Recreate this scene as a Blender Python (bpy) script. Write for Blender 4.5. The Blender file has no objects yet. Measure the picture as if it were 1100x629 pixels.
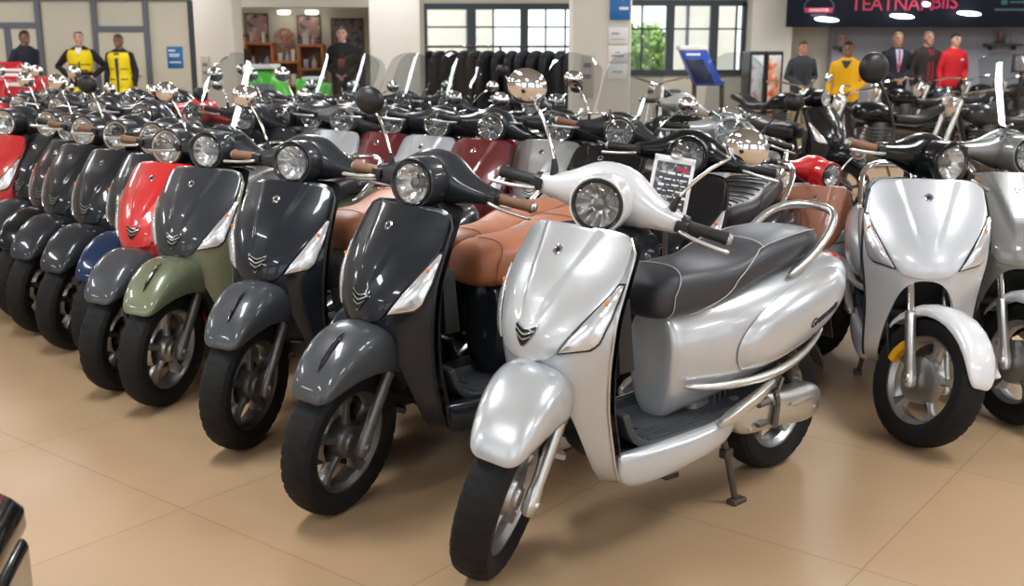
import bpy, bmesh, math, random
import numpy as np
from mathutils import Vector, Matrix, Quaternion
random.seed(7)
PI = math.pi
SC = bpy.context.scene
COL = SC.collection
R = math.radians

# ------------------------------------------------------------------ materials
MATS = {}
def mat(name, col, rough=.5, metal=0., coat=0., spec=.5, emit=None, es=0., trans=0., build=None, coat_rough=.03):
    if name in MATS: return MATS[name]
    m = bpy.data.materials.new(name); m.use_nodes = True
    b = m.node_tree.nodes['Principled BSDF']
    b.inputs['Base Color'].default_value = (*col, 1)
    b.inputs['Roughness'].default_value = rough
    b.inputs['Metallic'].default_value = metal
    b.inputs['Coat Weight'].default_value = coat
    b.inputs['Coat Roughness'].default_value = coat_rough
    b.inputs['Specular IOR Level'].default_value = spec
    if emit: b.inputs['Emission Color'].default_value = (*emit, 1); b.inputs['Emission Strength'].default_value = es
    if trans: b.inputs['Transmission Weight'].default_value = trans
    if build: build(m.node_tree, b)
    MATS[name] = m; return m
def srgb(r, g, b):
    f = lambda c: (c/255/12.92 if c/255 <= .04045 else ((c/255+.055)/1.055)**2.4)
    return (f(r), f(g), f(b))
def N(nt, t, **kw):
    n = nt.nodes.new(t)
    for k, v in kw.items():
        if k in n.inputs: n.inputs[k].default_value = v
        else: setattr(n, k, v)
    return n
def objco(nt):
    return nt.nodes.new('ShaderNodeTexCoord').outputs['Object']
def bump_noise(scale, strength, dist=.002):
    def f(nt, b):
        n = N(nt, 'ShaderNodeTexNoise', Scale=scale, Detail=3.); nt.links.new(objco(nt), n.inputs['Vector'])
        bp = N(nt, 'ShaderNodeBump', Strength=strength, Distance=dist)
        nt.links.new(n.outputs['Fac'], bp.inputs['Height']); nt.links.new(bp.outputs['Normal'], b.inputs['Normal'])
    return f
def vary(c1, c2, scale, extra=None):
    def f(nt, b):
        n = N(nt, 'ShaderNodeTexNoise', Scale=scale, Detail=4.); nt.links.new(objco(nt), n.inputs['Vector'])
        r = nt.nodes.new('ShaderNodeValToRGB'); r.color_ramp.elements[0].position = .35; r.color_ramp.elements[1].position = .65
        r.color_ramp.elements[0].color = (*c1, 1); r.color_ramp.elements[1].color = (*c2, 1)
        nt.links.new(n.outputs['Fac'], r.inputs['Fac']); nt.links.new(r.outputs['Color'], b.inputs['Base Color'])
        if extra: extra(nt, b)
    return f
def flake(nt, b):
    n = N(nt, 'ShaderNodeTexNoise', Scale=900., Detail=1.); nt.links.new(objco(nt), n.inputs['Vector'])
    bp = N(nt, 'ShaderNodeBump', Strength=.04, Distance=.001)
    nt.links.new(n.outputs['Fac'], bp.inputs['Height']); nt.links.new(bp.outputs['Normal'], b.inputs['Normal'])
def paint(name, col, metal=0., rough=.35):
    return mat(name, col, rough, metal, 1. if max(col) > .1 else .6, .5 if max(col) > .1 else .15, build=flake if metal > .2 else None)
P_SILVER = paint('paint silver', (.56, .585, .61), .45, .3)
P_SILVERB = paint('paint bright silver', (.58, .61, .65), .35, .32)
P_PEARL = paint('paint pearl white', (.70, .72, .745), .1, .35)
P_NAVY = paint('paint dark navy', (.012, .016, .022), 0, .28)
P_BLACK = paint('paint black', (.006, .007, .009), 0, .25)
P_CHAR = paint('paint charcoal', (.035, .039, .046), .2, .33)
P_GREYF = paint('paint slate grey', (.075, .08, .09), .25, .35)
P_OLIVE = paint('paint olive green', (.165, .19, .115), .2, .35)
P_RED = paint('paint red', (.62, .012, .016), 0, .3)
P_MAROON = paint('paint maroon', (.16, .018, .022), .15, .28)
P_BLUE = paint('paint dark blue', (.012, .03, .085), .1, .28)
P_GREY = paint('paint grey', (.20, .205, .20), .35, .32)
P_LGREY = paint('paint light grey', (.42, .43, .42), .3, .32)
P_WHITE = paint('paint white', (.82, .82, .82), 0, .3)
P_TANB = mat('tan leather shield', (.36, .13, .07), .5, 0, .2, build=bump_noise(300, .2))
CHROME = mat('chrome', (.82, .82, .82), .06, 1.)
ALU = mat('cast aluminium', (.42, .42, .42), .38, .9, build=bump_noise(150, .15))
ALUB = mat('bright aluminium', (.62, .62, .60), .28, .9)
ALUD = mat('dark alloy', (.16, .155, .15), .42, .8, build=bump_noise(120, .2))
STEELW = mat('worn steel', (.12, .10, .085), .55, .7, build=bump_noise(90, .5))
BLKPL = mat('black plastic', (.012, .012, .013), .42, build=bump_noise(400, .08))
BLKGL = mat('gloss black plastic', (.008, .008, .009), .18, 0, .6)
RUBBER = mat('tyre rubber', (.007, .007, .0075), .7, spec=.3, build=bump_noise(200, .3))
GRIPB = mat('black rubber grip', (.012, .012, .012), .55, build=bump_noise(300, .3))
def ribbed(nt, b):
    w = N(nt, 'ShaderNodeTexWave', Scale=45., Distortion=.3); w.bands_direction = 'Y'
    nt.links.new(objco(nt), w.inputs['Vector'])
    bp = N(nt, 'ShaderNodeBump', Strength=.6, Distance=.002)
    nt.links.new(w.outputs['Fac'], bp.inputs['Height']); nt.links.new(bp.outputs['Normal'], b.inputs['Normal'])
GRIPT = mat('brown leather grip', (.24, .12, .06), .5, build=ribbed)
FLOORM = mat('grey floor mat', (.045, .05, .058), .5, build=bump_noise(350, .2))
SEATG = mat('charcoal vinyl', (.032, .034, .042), .43, 0, .12, build=bump_noise(420, .25), coat_rough=.3)
SEATK = mat('black vinyl', (.010, .010, .012), .40, 0, .1, build=bump_noise(420, .2), coat_rough=.3)
SEATT = mat('tan vinyl', (.46, .17, .085), .45, 0, .08, build=bump_noise(420, .25), coat_rough=.3)
STITCH = mat('pale stitching', (.55, .55, .56), .6)
STITCHT = mat('brown stitching', (.30, .10, .05), .6)
def lampy(nt, b):
    v = N(nt, 'ShaderNodeTexVoronoi', Scale=16.); v.feature = 'SMOOTH_F1'
    nt.links.new(objco(nt), v.inputs['Vector'])
    n = N(nt, 'ShaderNodeTexNoise', Scale=26., Detail=1.); nt.links.new(objco(nt), n.inputs['Vector'])
    ad = N(nt, 'ShaderNodeMath', operation='ADD'); nt.links.new(v.outputs['Distance'], ad.inputs[0]); nt.links.new(n.outputs['Fac'], ad.inputs[1])
    bp = N(nt, 'ShaderNodeBump', Strength=.25, Distance=.01)
    nt.links.new(ad.outputs[0], bp.inputs['Height']); nt.links.new(bp.outputs['Normal'], b.inputs['Normal'])
LENS = mat('headlight reflector', (.93, .94, .95), .22, .9)
SIGLENS = mat('clear signal lens', (.74, .75, .77), .2, .7, 1., build=lampy)
AMBER = mat('amber lens', (.85, .22, .02), .2, 0, 1.)
REDL = mat('red lens', (.45, .01, .02), .15, 0, 1.)
YELM = mat('yellow caliper', (.85, .42, .01), .4, 0, .4)
def thin(name, tint, base, fac_edge=1.0):
    m = bpy.data.materials.new(name); m.use_nodes = True; nt = m.node_tree; nt.nodes.clear()
    o = nt.nodes.new('ShaderNodeOutputMaterial'); mx = nt.nodes.new('ShaderNodeMixShader')
    t = N(nt, 'ShaderNodeBsdfTransparent', Color=(*tint, 1)); g = N(nt, 'ShaderNodeBsdfGlossy', Roughness=.03)
    fr = N(nt, 'ShaderNodeLayerWeight'); fr.inputs['Blend'].default_value = .5
    pw = N(nt, 'ShaderNodeMath', operation='POWER'); pw.inputs[1].default_value = 4.; nt.links.new(fr.outputs['Facing'], pw.inputs[0])
    ad = N(nt, 'ShaderNodeMath', operation='MULTIPLY_ADD'); ad.inputs[1].default_value = fac_edge; ad.inputs[2].default_value = base
    ad.use_clamp = True
    nt.links.new(pw.outputs[0], ad.inputs[0]); nt.links.new(ad.outputs[0], mx.inputs[0])
    nt.links.new(t.outputs[0], mx.inputs[1]); nt.links.new(g.outputs[0], mx.inputs[2]); nt.links.new(mx.outputs[0], o.inputs[0])
    return m
SCREEN = thin('clear windscreen', (.84, .86, .87), .05, .34)
LAMPG = thin('lamp glass', (.97, .98, .98), .05, .8)
PANE = thin('window glass', (.93, .95, .95), .02, .6)

# ------------------------------------------------------------------ mesh building
class MB:
    def __init__(s): s.v = []; s.f = []; s.m = []
    def add(s, v, f, mi=0):
        b = len(s.v); s.v += [tuple(map(float, p)) for p in v]; s.f += [tuple(i+b for i in q) for q in f]; s.m += [mi]*len(f); return s
    def loft(s, rings, closed=True, cap=(True, True), mi=0):
        n = len(rings[0]); v = [p for r in rings for p in r]; f = []
        for i in range(len(rings)-1):
            for j in range(n if closed else n-1):
                k = (j+1) % n; f.append((i*n+j, i*n+k, (i+1)*n+k, (i+1)*n+j))
        if closed and cap[0]: f.append(tuple(reversed(range(n))))
        if closed and cap[1]: f.append(tuple((len(rings)-1)*n+j for j in range(n)))
        return s.add(v, f, mi)
    def tube(s, pts, r, n=10, mi=0, cap=True):
        pts = [Vector(p) for p in pts]; rr = r if isinstance(r, (list, tuple)) else [r]*len(pts)
        rings = []; nrm = None
        for i, p in enumerate(pts):
            t = (pts[min(i+1, len(pts)-1)]-pts[max(i-1, 0)]).normalized()
            if nrm is None: nrm = t.orthogonal().normalized()
            else:
                nrm = nrm - t*nrm.dot(t); nrm = nrm.normalized() if nrm.length > 1e-5 else t.orthogonal().normalized()
            bn = t.cross(nrm)
            rings.append([p+(nrm*math.cos(2*PI*k/n)+bn*math.sin(2*PI*k/n))*rr[i] for k in range(n)])
        return s.loft(rings, True, (cap, cap), mi)
    def revolve(s, prof, c, axis='y', n=48, mi=0, closed_prof=False):
        rings = []
        for k in range(n):
            a = 2*PI*k/n; ca, sa = math.cos(a), math.sin(a); ring = []
            for r, h in prof:
                if axis == 'y': p = (c[0]+r*ca, c[1]+h, c[2]+r*sa)
                elif axis == 'x': p = (c[0]+h, c[1]+r*ca, c[2]+r*sa)
                else: p = (c[0]+r*ca, c[1]+r*sa, c[2]+h)
                ring.append(p)
            rings.append(ring)
        m = len(prof); v = [p for r in rings for p in r]; f = []
        for i in range(n):
            i2 = (i+1) % n
            for j in range(m if closed_prof else m-1):
                k = (j+1) % m; f.append((i*m+j, i*m+k, i2*m+k, i2*m+j))
        return s.add(v, f, mi)
    def box(s, c, d, mi=0, rot=None, taper=1.):
        c = Vector(c); hx, hy, hz = d[0]/2, d[1]/2, d[2]/2
        v = [Vector((x*hx*(taper if z > 0 else 1), y*hy*(taper if z > 0 else 1), z*hz)) for x in (-1, 1) for y in (-1, 1) for z in (-1, 1)]
        if rot: v = [rot @ p for p in v]
        return s.add([p+c for p in v], [(0, 1, 3, 2), (4, 6, 7, 5), (0, 4, 5, 1), (2, 3, 7, 6), (0, 2, 6, 4), (1, 5, 7, 3)], mi)
    def ball(s, c, r, n=12, mi=0, rot=None):
        r = r if isinstance(r, (list, tuple)) else (r, r, r); c = Vector(c); v = []; f = []; m = n*2
        for i in range(n+1):
            th = PI*i/n
            for j in range(m):
                a = 2*PI*j/m; p = Vector((r[0]*math.sin(th)*math.cos(a), r[1]*math.sin(th)*math.sin(a), r[2]*math.cos(th)))
                v.append(c+(rot @ p if rot else p))
        for i in range(n):
            for j in range(m):
                k = (j+1) % m; f.append((i*m+j, (i+1)*m+j, (i+1)*m+k, i*m+k))
        return s.add(v, f, mi)
    def grid(s, rows, mi=0, flip=False):
        n = len(rows[0]); v = [p for r in rows for p in r]; f = []
        for i in range(len(rows)-1):
            for j in range(n-1):
                q = (i*n+j, i*n+j+1, (i+1)*n+j+1, (i+1)*n+j); f.append(q[::-1] if flip else q)
        return s.add(v, f, mi)
    def mesh(s, name, sub=0, solid=0., bev=0., off=-1., sharp=40., merge=True, remesh=0., smoothit=0):
        me = bpy.data.meshes.new(name); me.from_pydata(s.v, [], s.f)
        me.polygons.foreach_set('material_index', s.m)
        for k in range(max(s.m or [0])+1): me.materials.append(None)
        if merge:
            bm = bmesh.new(); bm.from_mesh(me); bmesh.ops.remove_doubles(bm, verts=bm.verts, dist=1e-5)
            bmesh.ops.recalc_face_normals(bm, faces=bm.faces); bm.to_mesh(me); bm.free()
        if sub or solid or bev or remesh:
            o = bpy.data.objects.new('tmp', me); COL.objects.link(o)
            if remesh:
                md = o.modifiers.new('r', 'REMESH'); md.mode = 'VOXEL'; md.voxel_size = remesh
                if smoothit: md = o.modifiers.new('s', 'SMOOTH'); md.iterations = smoothit; md.factor = .5
            if solid: md = o.modifiers.new('t', 'SOLIDIFY'); md.thickness = solid; md.offset = off
            if bev: md = o.modifiers.new('b', 'BEVEL'); md.width = bev; md.segments = 3; md.limit_method = 'ANGLE'; md.angle_limit = R(35)
            if sub: md = o.modifiers.new('u', 'SUBSURF'); md.levels = sub; md.render_levels = sub
            dg = bpy.context.evaluated_depsgraph_get(); dg.update()
            m2 = bpy.data.meshes.new_from_object(o.evaluated_get(dg)); m2.name = name
            bpy.data.objects.remove(o); bpy.data.meshes.remove(me); me = m2
        me.polygons.foreach_set('use_smooth', [True]*len(me.polygons))
        if sharp: me.set_sharp_from_angle(angle=R(sharp))
        me.update(); return me

MCACHE = {}
def link(name, me, mats, parent=None, label=None, M=None):
    mats = mats if isinstance(mats, (list, tuple)) else [mats]
    key = (me.name, tuple(m.name for m in mats))
    if key not in MCACHE:
        c = me.copy(); c.name = name
        if len(c.materials) < len(mats) or len(mats) == 1: c.materials.clear(); [c.materials.append(m) for m in mats]
        else:
            for i_, m in enumerate(mats): c.materials[i_] = m
        MCACHE[key] = c
    o = bpy.data.objects.new(name, MCACHE[key]); COL.objects.link(o)
    if parent: o.parent = parent
    if label: o['label'] = label
    if M is not None: o.matrix_basis = M
    return o
def empty(name, label, cat, loc=(0, 0, 0), rz=0, group=None):
    o = bpy.data.objects.new(name, None); COL.objects.link(o); o.empty_display_size = .2
    o.location = loc; o.rotation_euler = (0, 0, rz); o['label'] = label; o['category'] = cat
    if group: o['group'] = group
    return o
def tag(o, label, cat, group=None):
    o['label'] = label; o['category'] = cat
    if group: o['group'] = group
    return o
def struct(name, mb, m, **kw):
    o = link(name, mb.mesh(name, **kw), m); o['kind'] = 'structure'; return o
def tab(t):
    xs = [a[0] for a in t]
    def f(x): return tuple(float(np.interp(x, xs, [a[i] for a in t])) for i in range(1, len(t[0])))
    return f
def sm(t):  # table with smooth (catmull) interpolation of one value
    xs = [a[0] for a in t]; ys = [a[1] for a in t]
    def f(x):
        if x <= xs[0]: return ys[0]
        if x >= xs[-1]: return ys[-1]
        i = max(j for j in range(len(xs)-1) if xs[j] <= x); h = xs[i+1]-xs[i]; u = (x-xs[i])/h
        m0 = (ys[i+1]-ys[i-1])/(xs[i+1]-xs[i-1]) if i > 0 else (ys[1]-ys[0])/(xs[1]-xs[0])
        m1 = (ys[i+2]-ys[i])/(xs[i+2]-xs[i]) if i+2 < len(xs) else (ys[-1]-ys[-2])/(xs[-1]-xs[-2])
        return (2*u**3-3*u*u+1)*ys[i]+(u**3-2*u*u+u)*h*m0+(-2*u**3+3*u*u)*ys[i+1]+(u**3-u*u)*h*m1
    return f

# ------------------------------------------------------------------ the scooter, built once (x forward, y left, z up)
SP = {}
fW = sm([(.20, .12), (.215, .150), (.24, .174), (.28, .186), (.36, .190), (.46, .193), (.56, .205), (.65, .219), (.75, .220), (.83, .211), (.90, .199), (.95, .19)])
fXe = sm([(.20, .20), (.215, .25), (.24, .295), (.28, .322), (.36, .343), (.46, .362), (.62, .378), (.70, .370), (.77, .342), (.85, .298), (.90, .268), (.95, .242)])
fX0 = sm([(.20, .25), (.215, .30), (.24, .36), (.30, .41), (.45, .46), (.57, .484), (.64, .480), (.72, .444), (.80, .394), (.855, .352), (.91, .315), (.95, .290)])
def S(u, z):
    w = fW(z); x = fXe(z)+(fX0(z)-fXe(z))*(1-abs(u)**2.2)
    return Vector((x, u*w, z))
def Sn(u, z):
    e = 1e-3; a = S(u+e, z)-S(u-e, z); b = S(u, z+e)-S(u, z-e)
    n = a.cross(b)
    n = n if n.x > 0 else -n
    return n.normalized()
def So(u, z, d): return S(u, z)+Sn(u, z)*d
def ztop(u): return .924-.012*u*u-.050*abs(u)**14
def zlow(u):
    t = abs(u)/.74
    return .205+.372*(max(0, 1-t**2.6))**.55 if t < 1 else .205
us = sorted(set([round(math.copysign(.74*(1-(1-k/14)**2), s), 5) for k in range(15) for s in (-1, 1)] + [round(s*(.74+.26*k/8), 5) for k in range(9) for s in (-1, 1)]))
mb = MB()
rows = []
for u in us:
    z0, z1 = zlow(u), ztop(u); rows.append([S(u, z0+(z1-z0)*(k/30)) for k in range(31)])
mb.grid(rows)
SP['leg_shield'] = mb.mesh('leg_shield', solid=.016, bev=.004, off=-1)
# rim trim along the outer edge
for s in (-1, 1):
    mb = MB(); mb.tube([So(s*.995, z, .001) for z in np.linspace(.25, .86, 28)]+[So(s*(.99-.09*k), ztop(.99-.09*k), .001) for k in range(2)], .0045, 8)
    SP['edge_trim'+'LR'[s < 0]] = mb.mesh('edge_trim'+'LR'[s < 0])
# front panel
fup = sm([(.585, .30), (.605, .42), (.63, .50), (.66, .575), (.70, .685), (.74, .80), (.78, .90), (.82, .945), (.95, .945)])
def pd(u, z):  # raised centre of the panel
    y = abs(u)*fW(z); wc = .022+.33*max(0, z-.70)
    t = min(1, max(0, (wc+.018-y)/.018)); h = t*t*(3-2*t)
    return .0095+.0065*h*min(1, max(0, (z-.675)/.06))
mb = MB(); rows = []
for k in range(41):
    s = -1+2*k/40
    col = []
    for j in range(45):
        t = j/44; zt = ztop(s*.945)-.008; zb = .583+.012*s*s
        z = zb+(zt-zb)*t; u = s*fup(z); col.append(So(u, z, pd(u, z)))
    rows.append(col)
mb.grid(rows)
SP['shield_panel'] = mb.mesh('shield_panel', solid=.011, bev=.003, off=-1)
# badge & beak emblem
def frame_at(u, z, d=.0):
    n = Sn(u, z); p = So(u, z, d); yy = Vector((0, 1, 0)); yy = (yy-n*yy.dot(n)).normalized(); zz = n.cross(yy); zz = zz if zz.z > 0 else -zz
    return p, yy, zz, n
p, ey, ez, en = frame_at(0, .852, .0155)
def disc(mb, p, ex, ey, en, prof, n=24, mi=0):
    rings = [[p+ex*r*math.cos(2*PI*k/n)+ey*r*math.sin(2*PI*k/n)+en*h for k in range(n)] for r, h in prof]
    mb.loft(rings, True, (True, True), mi)
mb = MB(); disc(mb, p, ey, ez, en, [(.0155, 0), (.0155, .003), (.0125, .0045), (.011, .0025), (.0005, .0025)])
SP['badge'] = mb.mesh('badge')
mb = MB(); disc(mb, p+en*.0022, ey, ez, en, [(.0085, 0), (.0085, .001), (.0003, .0014)], 5)
SP['badge_mark'] = mb.mesh('badge_mark')
mb = MB()
def emb(y, zz, d):  # chevron coords on the surface around z=.645
    u = y/fW(.645+zz); return So(u, .645+zz, .0105+d)
def crest(mb, zt_, zb_, w_, d, mi, ct, cb):
    rows = []
    for k in range(15):
        a = (k-7)/7; y = w_*a; t_ = zt_+ct*abs(a)**1.6; b_ = min(t_-.0012, zb_+cb*abs(a)**1.3)
        rows.append([emb(y, t_+(b_-t_)*q/4, d) for q in range(5)])
    mb.grid(rows, mi)
crest(mb, .016, -.030, .039, .0025, 1, .014, .052)
crest(mb, .0135, .004, .036, .0042, 0, .013, .014)
crest(mb, .000, -.0085, .0325, .0042, 0, .013, .015)
crest(mb, -.0125, -.0265, .026, .0042, 0, .012, .026)
SP['emblem'] = mb.mesh('emblem', merge=False)
# turn signals in the shield
def sig(mb, s, grow, d, mi, n=16, m=10):
    rows = []
    for k in range(n+1):
        t = k/n; z = .618-grow*.006+(.790+grow*.012-.618)*t
        ui = np.interp(t, [0, .5, 1], [.50, .72, .945])-grow*.022; uo = np.interp(t, [0, .10, .5, 1], [.80, .875, .945, .98])+grow*.014
        row = []
        for j in range(m+1):
            q = j/m; u = ui+(uo-ui)*q; zz = z+.016*q*(1-t)
            row.append(So(s*u, zz, d+.004*math.sin(PI*q)*math.sin(PI*min(1, t*1.1))))
        rows.append(row)
    mb.grid(rows, mi)
for s, nm in ((1, 'sigL'), (-1, 'sigR')):
    mb = MB(); sig(mb, s, 0, .0125, 0); SP[nm] = mb.mesh(nm, solid=.008, bev=.002)
    mb = MB(); sig(mb, s, 1, .0085, 0); SP[nm+'f'] = mb.mesh(nm+'f', solid=.006, bev=.0015)
    mb = MB(); c = So(s*.87, .745, .0150); mb.ball(c, (.004, .006, .010), 8); SP[nm+'b'] = mb.mesh(nm+'b')
# knee side of the shield, dark, closing the wheel arch
mb = MB(); rows = []
for k in range(33):
    u = -.985+1.97*k/32; a = abs(u)
    rows.append([Vector((fXe(z)-.02-(.105-.03*abs(z-.6))*(1-a**2.6)-.03*max(0, .45-z)*(1-a**4), u*fW(z), z)) for z in np.linspace(.27, min(.91, ztop(u)-.012), 24)])
mb.grid(rows)
mb.box((.225, 0, .62), (.06, .26, .20), 0, taper=.85)
mb.box((.192, .055, .66), (.01, .05, .012)); mb.box((.192, -.055, .66), (.01, .05, .012)); mb.box((.215, .0, .78), (.05, .05, .05))
SP['knee_panel'] = mb.mesh('knee_panel', bev=.006)
# painted belly under the floor
def belly(w, x, zt=.312, zb=.228):
    return [(x, -w, zt), (x, -w*1.02, zt-.03), (x, -w*.93, zb+.022), (x, -w*.6, zb), (x, 0, zb-.004), (x, w*.6, zb), (x, w*.93, zb+.022), (x, w*1.02, zt-.03), (x, w, zt), (x, 0, zt+.002)]
mb = MB(); mb.loft([belly(.11, .235, .30, .25), belly(.125, .22, .306, .226), belly(.135, .15), belly(.14, -.06), belly(.135, -.15, .318, .24), belly(.12, -.20, .325, .26)])
SP['belly_pan'] = mb.mesh('belly_pan', sub=1, sharp=0)
for s, q in ((1, 'L'), (-1, 'R')):
    mb = MB(); rings = []
    for x, y0, y1, z0, z1 in ((.304, .158, .179, .262, .312), (.29, .148, .187, .228, .315), (.255, .140, .195, .208, .314), (.18, .138, .201, .204, .313), (.08, .136, .206, .210, .313), (-.06, .136, .206, .222, .314), (-.15, .140, .198, .245, .322), (-.20, .146, .184, .275, .330)):
        yc, zc, hy_, hz_ = (y0+y1)/2, (z0+z1)/2, (y1-y0)/2, (z1-z0)/2
        rings.append([(x, s*(yc+hy_*math.copysign(abs(math.cos(a))**.7, math.cos(a))), zc+hz_*math.copysign(abs(math.sin(a))**.7, math.sin(a))) for a in np.linspace(0, 2*PI, 17)[:-1]])
    mb.loft(rings); SP['sill'+q] = mb.mesh('sill'+q, sub=1, sharp=0)
# floor mat with ribs
fz = sm([(-.46, .418), (-.40, .402), (-.30, .365), (-.20, .334), (-.10, .320), (.12, .320), (.18, .328), (.225, .36), (.25, .42)])
fwf = sm([(-.46, .150), (-.38, .170), (-.25, .180), (-.10, .180), (.0, .174), (.2, .168), (.29, .160)])
mb = MB(); rows = []
for x in np.linspace(-.46, .25, 40):
    w = fwf(x); rows.append([(x, w*k/12, fz(x)-(.006 if abs(k) == 12 else 0)) for k in range(-12, 13)])
mb.grid(rows)
SP['floor_mat'] = mb.mesh('floor_mat', solid=.022, bev=.004)
mb = MB()
for s in (-1, 1):
    for k, y in enumerate((.156, .140, .124, .108, .092)):
        mb.tube([(x, s*y, fz(x)+.0015) for x in np.linspace(-.20+.03*k, .165, 12)], .0042, 6)
mb.tube([(.18, y, fz(.18)+.001) for y in np.linspace(-.155, .155, 8)], .004, 6)
mb.tube([(.12, y, fz(.12)+.001) for y in np.linspace(-.08, .08, 8)], .003, 6)
SP['mat_ribs'] = mb.mesh('mat_ribs')
# footrest ends (folded passenger pegs)
mb = MB()
for s in (-1, 1):
    mb = MB()
    mb.loft([[(x, s*(y0+w*c), z+h*sn) for c, sn in ((-1, -1), (1, -1), (1, 1), (-1, 1))] for x, y0, z, w, h in ((-.10, .200, .318, .010, .012), (-.14, .205, .330, .017, .017), (-.27, .205, .368, .016, .015), (-.345, .198, .392, .013, .011), (-.36, .195, .398, .006, .006))])
    SP['footrest'+'LR'[s < 0]] = mb.mesh('footrest'+'LR'[s < 0], bev=.005)
# tail body
TB = [(-.005, .315, .635, .072), (-.016, .305, .645, .094), (-.04, .30, .650, .108), (-.075, .31, .660, .122), (-.13, .318, .675, .140), (-.20, .335, .685, .163), (-.29, .360, .695, .182), (-.41, .390, .712, .193), (-.54, .418, .730, .191), (-.65, .450, .738, .182), (-.75, .490, .735, .165), (-.825, .535, .724, .140), (-.87, .575, .710, .108), (-.895, .62, .69, .055)]
ftb = tab(sorted(TB))
def sup(x, zb, zt, w, n, k=28):
    r = []
    for i in range(k):
        a = 2*PI*i/k; c, s_ = math.cos(a), math.sin(a)
        r.append((x, w*math.copysign(abs(c)**(2/n), c), (zb+zt)/2+(zt-zb)/2*math.copysign(abs(s_)**(2/n), s_)))
    return r
def tlow(x, z):
    t = min(1, max(0, (.53-z)/.2)); k = min(1, max(0, (x+.30)/.28)); return 1-.22*t*k
def tby(x, z):
    zb, zt, w = ftb(x); return tlow(x, z)*w*max(0, 1-abs((z-(zb+zt)/2)/((zt-zb)/2))**2.6)**(1/2.6)
mb = MB(); mb.loft([[(x, y*tlow(x, z), z) for x, y, z in sup(*r, 2.6)] for r in TB])
SP['tail_body'] = mb.mesh('tail_body', sub=1, sharp=0)
# raised oval side cowls
mb = MB()
ca, sa = math.cos(R(-13)), math.sin(R(-13))
for s in (-1, 1):
    rings = []
    for i in range(13):
        r = 1-i/12; ring = []
        for k in range(40):
            a = 2*PI*k/40; c, q = math.cos(a), math.sin(a)
            lx = .30*r*math.copysign(abs(c)**.88, c); lz = .108*r*math.copysign(abs(q)**.9, q)*(1+.12*c)
            x = -.505+lx*ca; z = .572+lz*ca-lx*math.tan(R(14))
            ring.append((x, s*(tby(x, z)+.002+.018*(1-r**6)**.9+.006*(1-r*r)), z))
        rings.append(ring)
    mb.loft(rings, True, (False, True))
SP['side_cowl'] = mb.mesh('side_cowl', sub=1, sharp=0)
mb = MB()
for s in (-1, 1):
    mb.tube([(x, s*y, z) for x, y, z in ((-.03, .112, .425), (-.09, .142, .416), (-.18, .166, .410), (-.30, .184, .410), (-.40, .188, .418), (-.50, .184, .436), (-.60, .168, .462), (-.70, .14, .50))], [.007, .012, .015, .016, .016, .014, .011, .006], 8)
SP['sill_trim'] = mb.mesh('sill_trim', sub=1)
# seat
ST = [(.072, .668, .705, .03), (.064, .640, .728, .07), (.045, .625, .748, .095), (.0, .618, .768, .116), (-.08, .618, .778, .130), (-.18, .632, .772, .139), (-.26, .657, .778, .144), (-.33, .678, .797, .145), (-.40, .692, .817, .145), (-.52, .708, .829, .139), (-.62, .722, .831, .125), (-.695, .735, .823, .104), (-.728, .748, .806, .075), (-.738, .762, .790, .035)]
fst = tab(sorted(ST))
mb = MB(); mb.loft([sup(*r, 3.0, 32) for r in ST])
SP['seat'] = mb.mesh('seat', sub=1, sharp=0)
def spt(x, a, g=.002):
    zb, zt, w = fst(x); c, q = math.cos(a), math.sin(a); n = 3.0
    return Vector((x, (w+g)*math.copysign(abs(c)**(2/n), c), (zb+zt)/2+((zt-zb)/2+g)*math.copysign(abs(q)**(2/n), q)))
mb = MB()
mb.tube([spt(.015-.05*math.sin(max(0, a)), a) for a in np.linspace(R(-50), R(230), 50)], .0016, 5)
for s in (1, -1):
    pts = [spt(-.06-.30*t**.9, (R(-45)+R(88)*t) if s > 0 else PI-(R(-45)+R(88)*t), .0015) for t in np.linspace(0, 1, 24)]
    pts += [spt(x, R(43) if s > 0 else PI-R(43), .0015) for x in np.linspace(-.38, -.69, 16)]
    mb.tube(pts, .0016, 5)
mb.tube([spt(-.36-.03*math.sin(a), a, .0015) for a in np.linspace(R(43), R(137), 18)], .0016, 5)
SP['stitching'] = mb.mesh('stitching')
# ribs on top for ribbed seats
mb = MB()
for k in range(9):
    x = -.05-.06*k; mb.tube([spt(x, a, .001) for a in np.linspace(R(50), R(130), 14)], .003, 5)
SP['seat_ribs'] = mb.mesh('seat_ribs')
# grab rail
mb = MB()
half = [(-.47, .150, .700), (-.53, .150, .716), (-.62, .150, .760), (-.70, .142, .815), (-.75, .125, .852), (-.785, .09, .868), (-.80, .045, .874)]
path = half+[(-.803, 0, .875)]+[(x, -y, z) for x, y, z in reversed(half)]
mb.tube(path, [.010, .016]+[.0145]*(len(path)-4)+[.016, .010], 10)
for s in (1, -1): mb.tube([(-.55, s*.140, .715), (-.66, s*.138, .765), (-.75, s*.115, .80)], [.012, .012, .006], 8)
SP['grab_rail'] = mb.mesh('grab_rail', sub=1, sharp=0)
mb = MB(); mb.loft([[(-.835-.045*math.cos(a*1.3)+dx, (.098-.0)*math.sin(a*1.35)*sc, z) for a in np.linspace(-1, 1, 13)] + [(-.82-.02*math.cos(a*1.3)+dx, .09*math.sin(a*1.35)*sc, z) for a in np.linspace(1, -1, 13)] for z, dx, sc in ((.615, .012, .6), (.625, .004, .8), (.655, -.006, .95), (.69, -.003, 1), (.712, .004, .95), (.72, .014, .85))])
SP['tail_light'] = mb.mesh('tail_light', sub=1)
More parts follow.
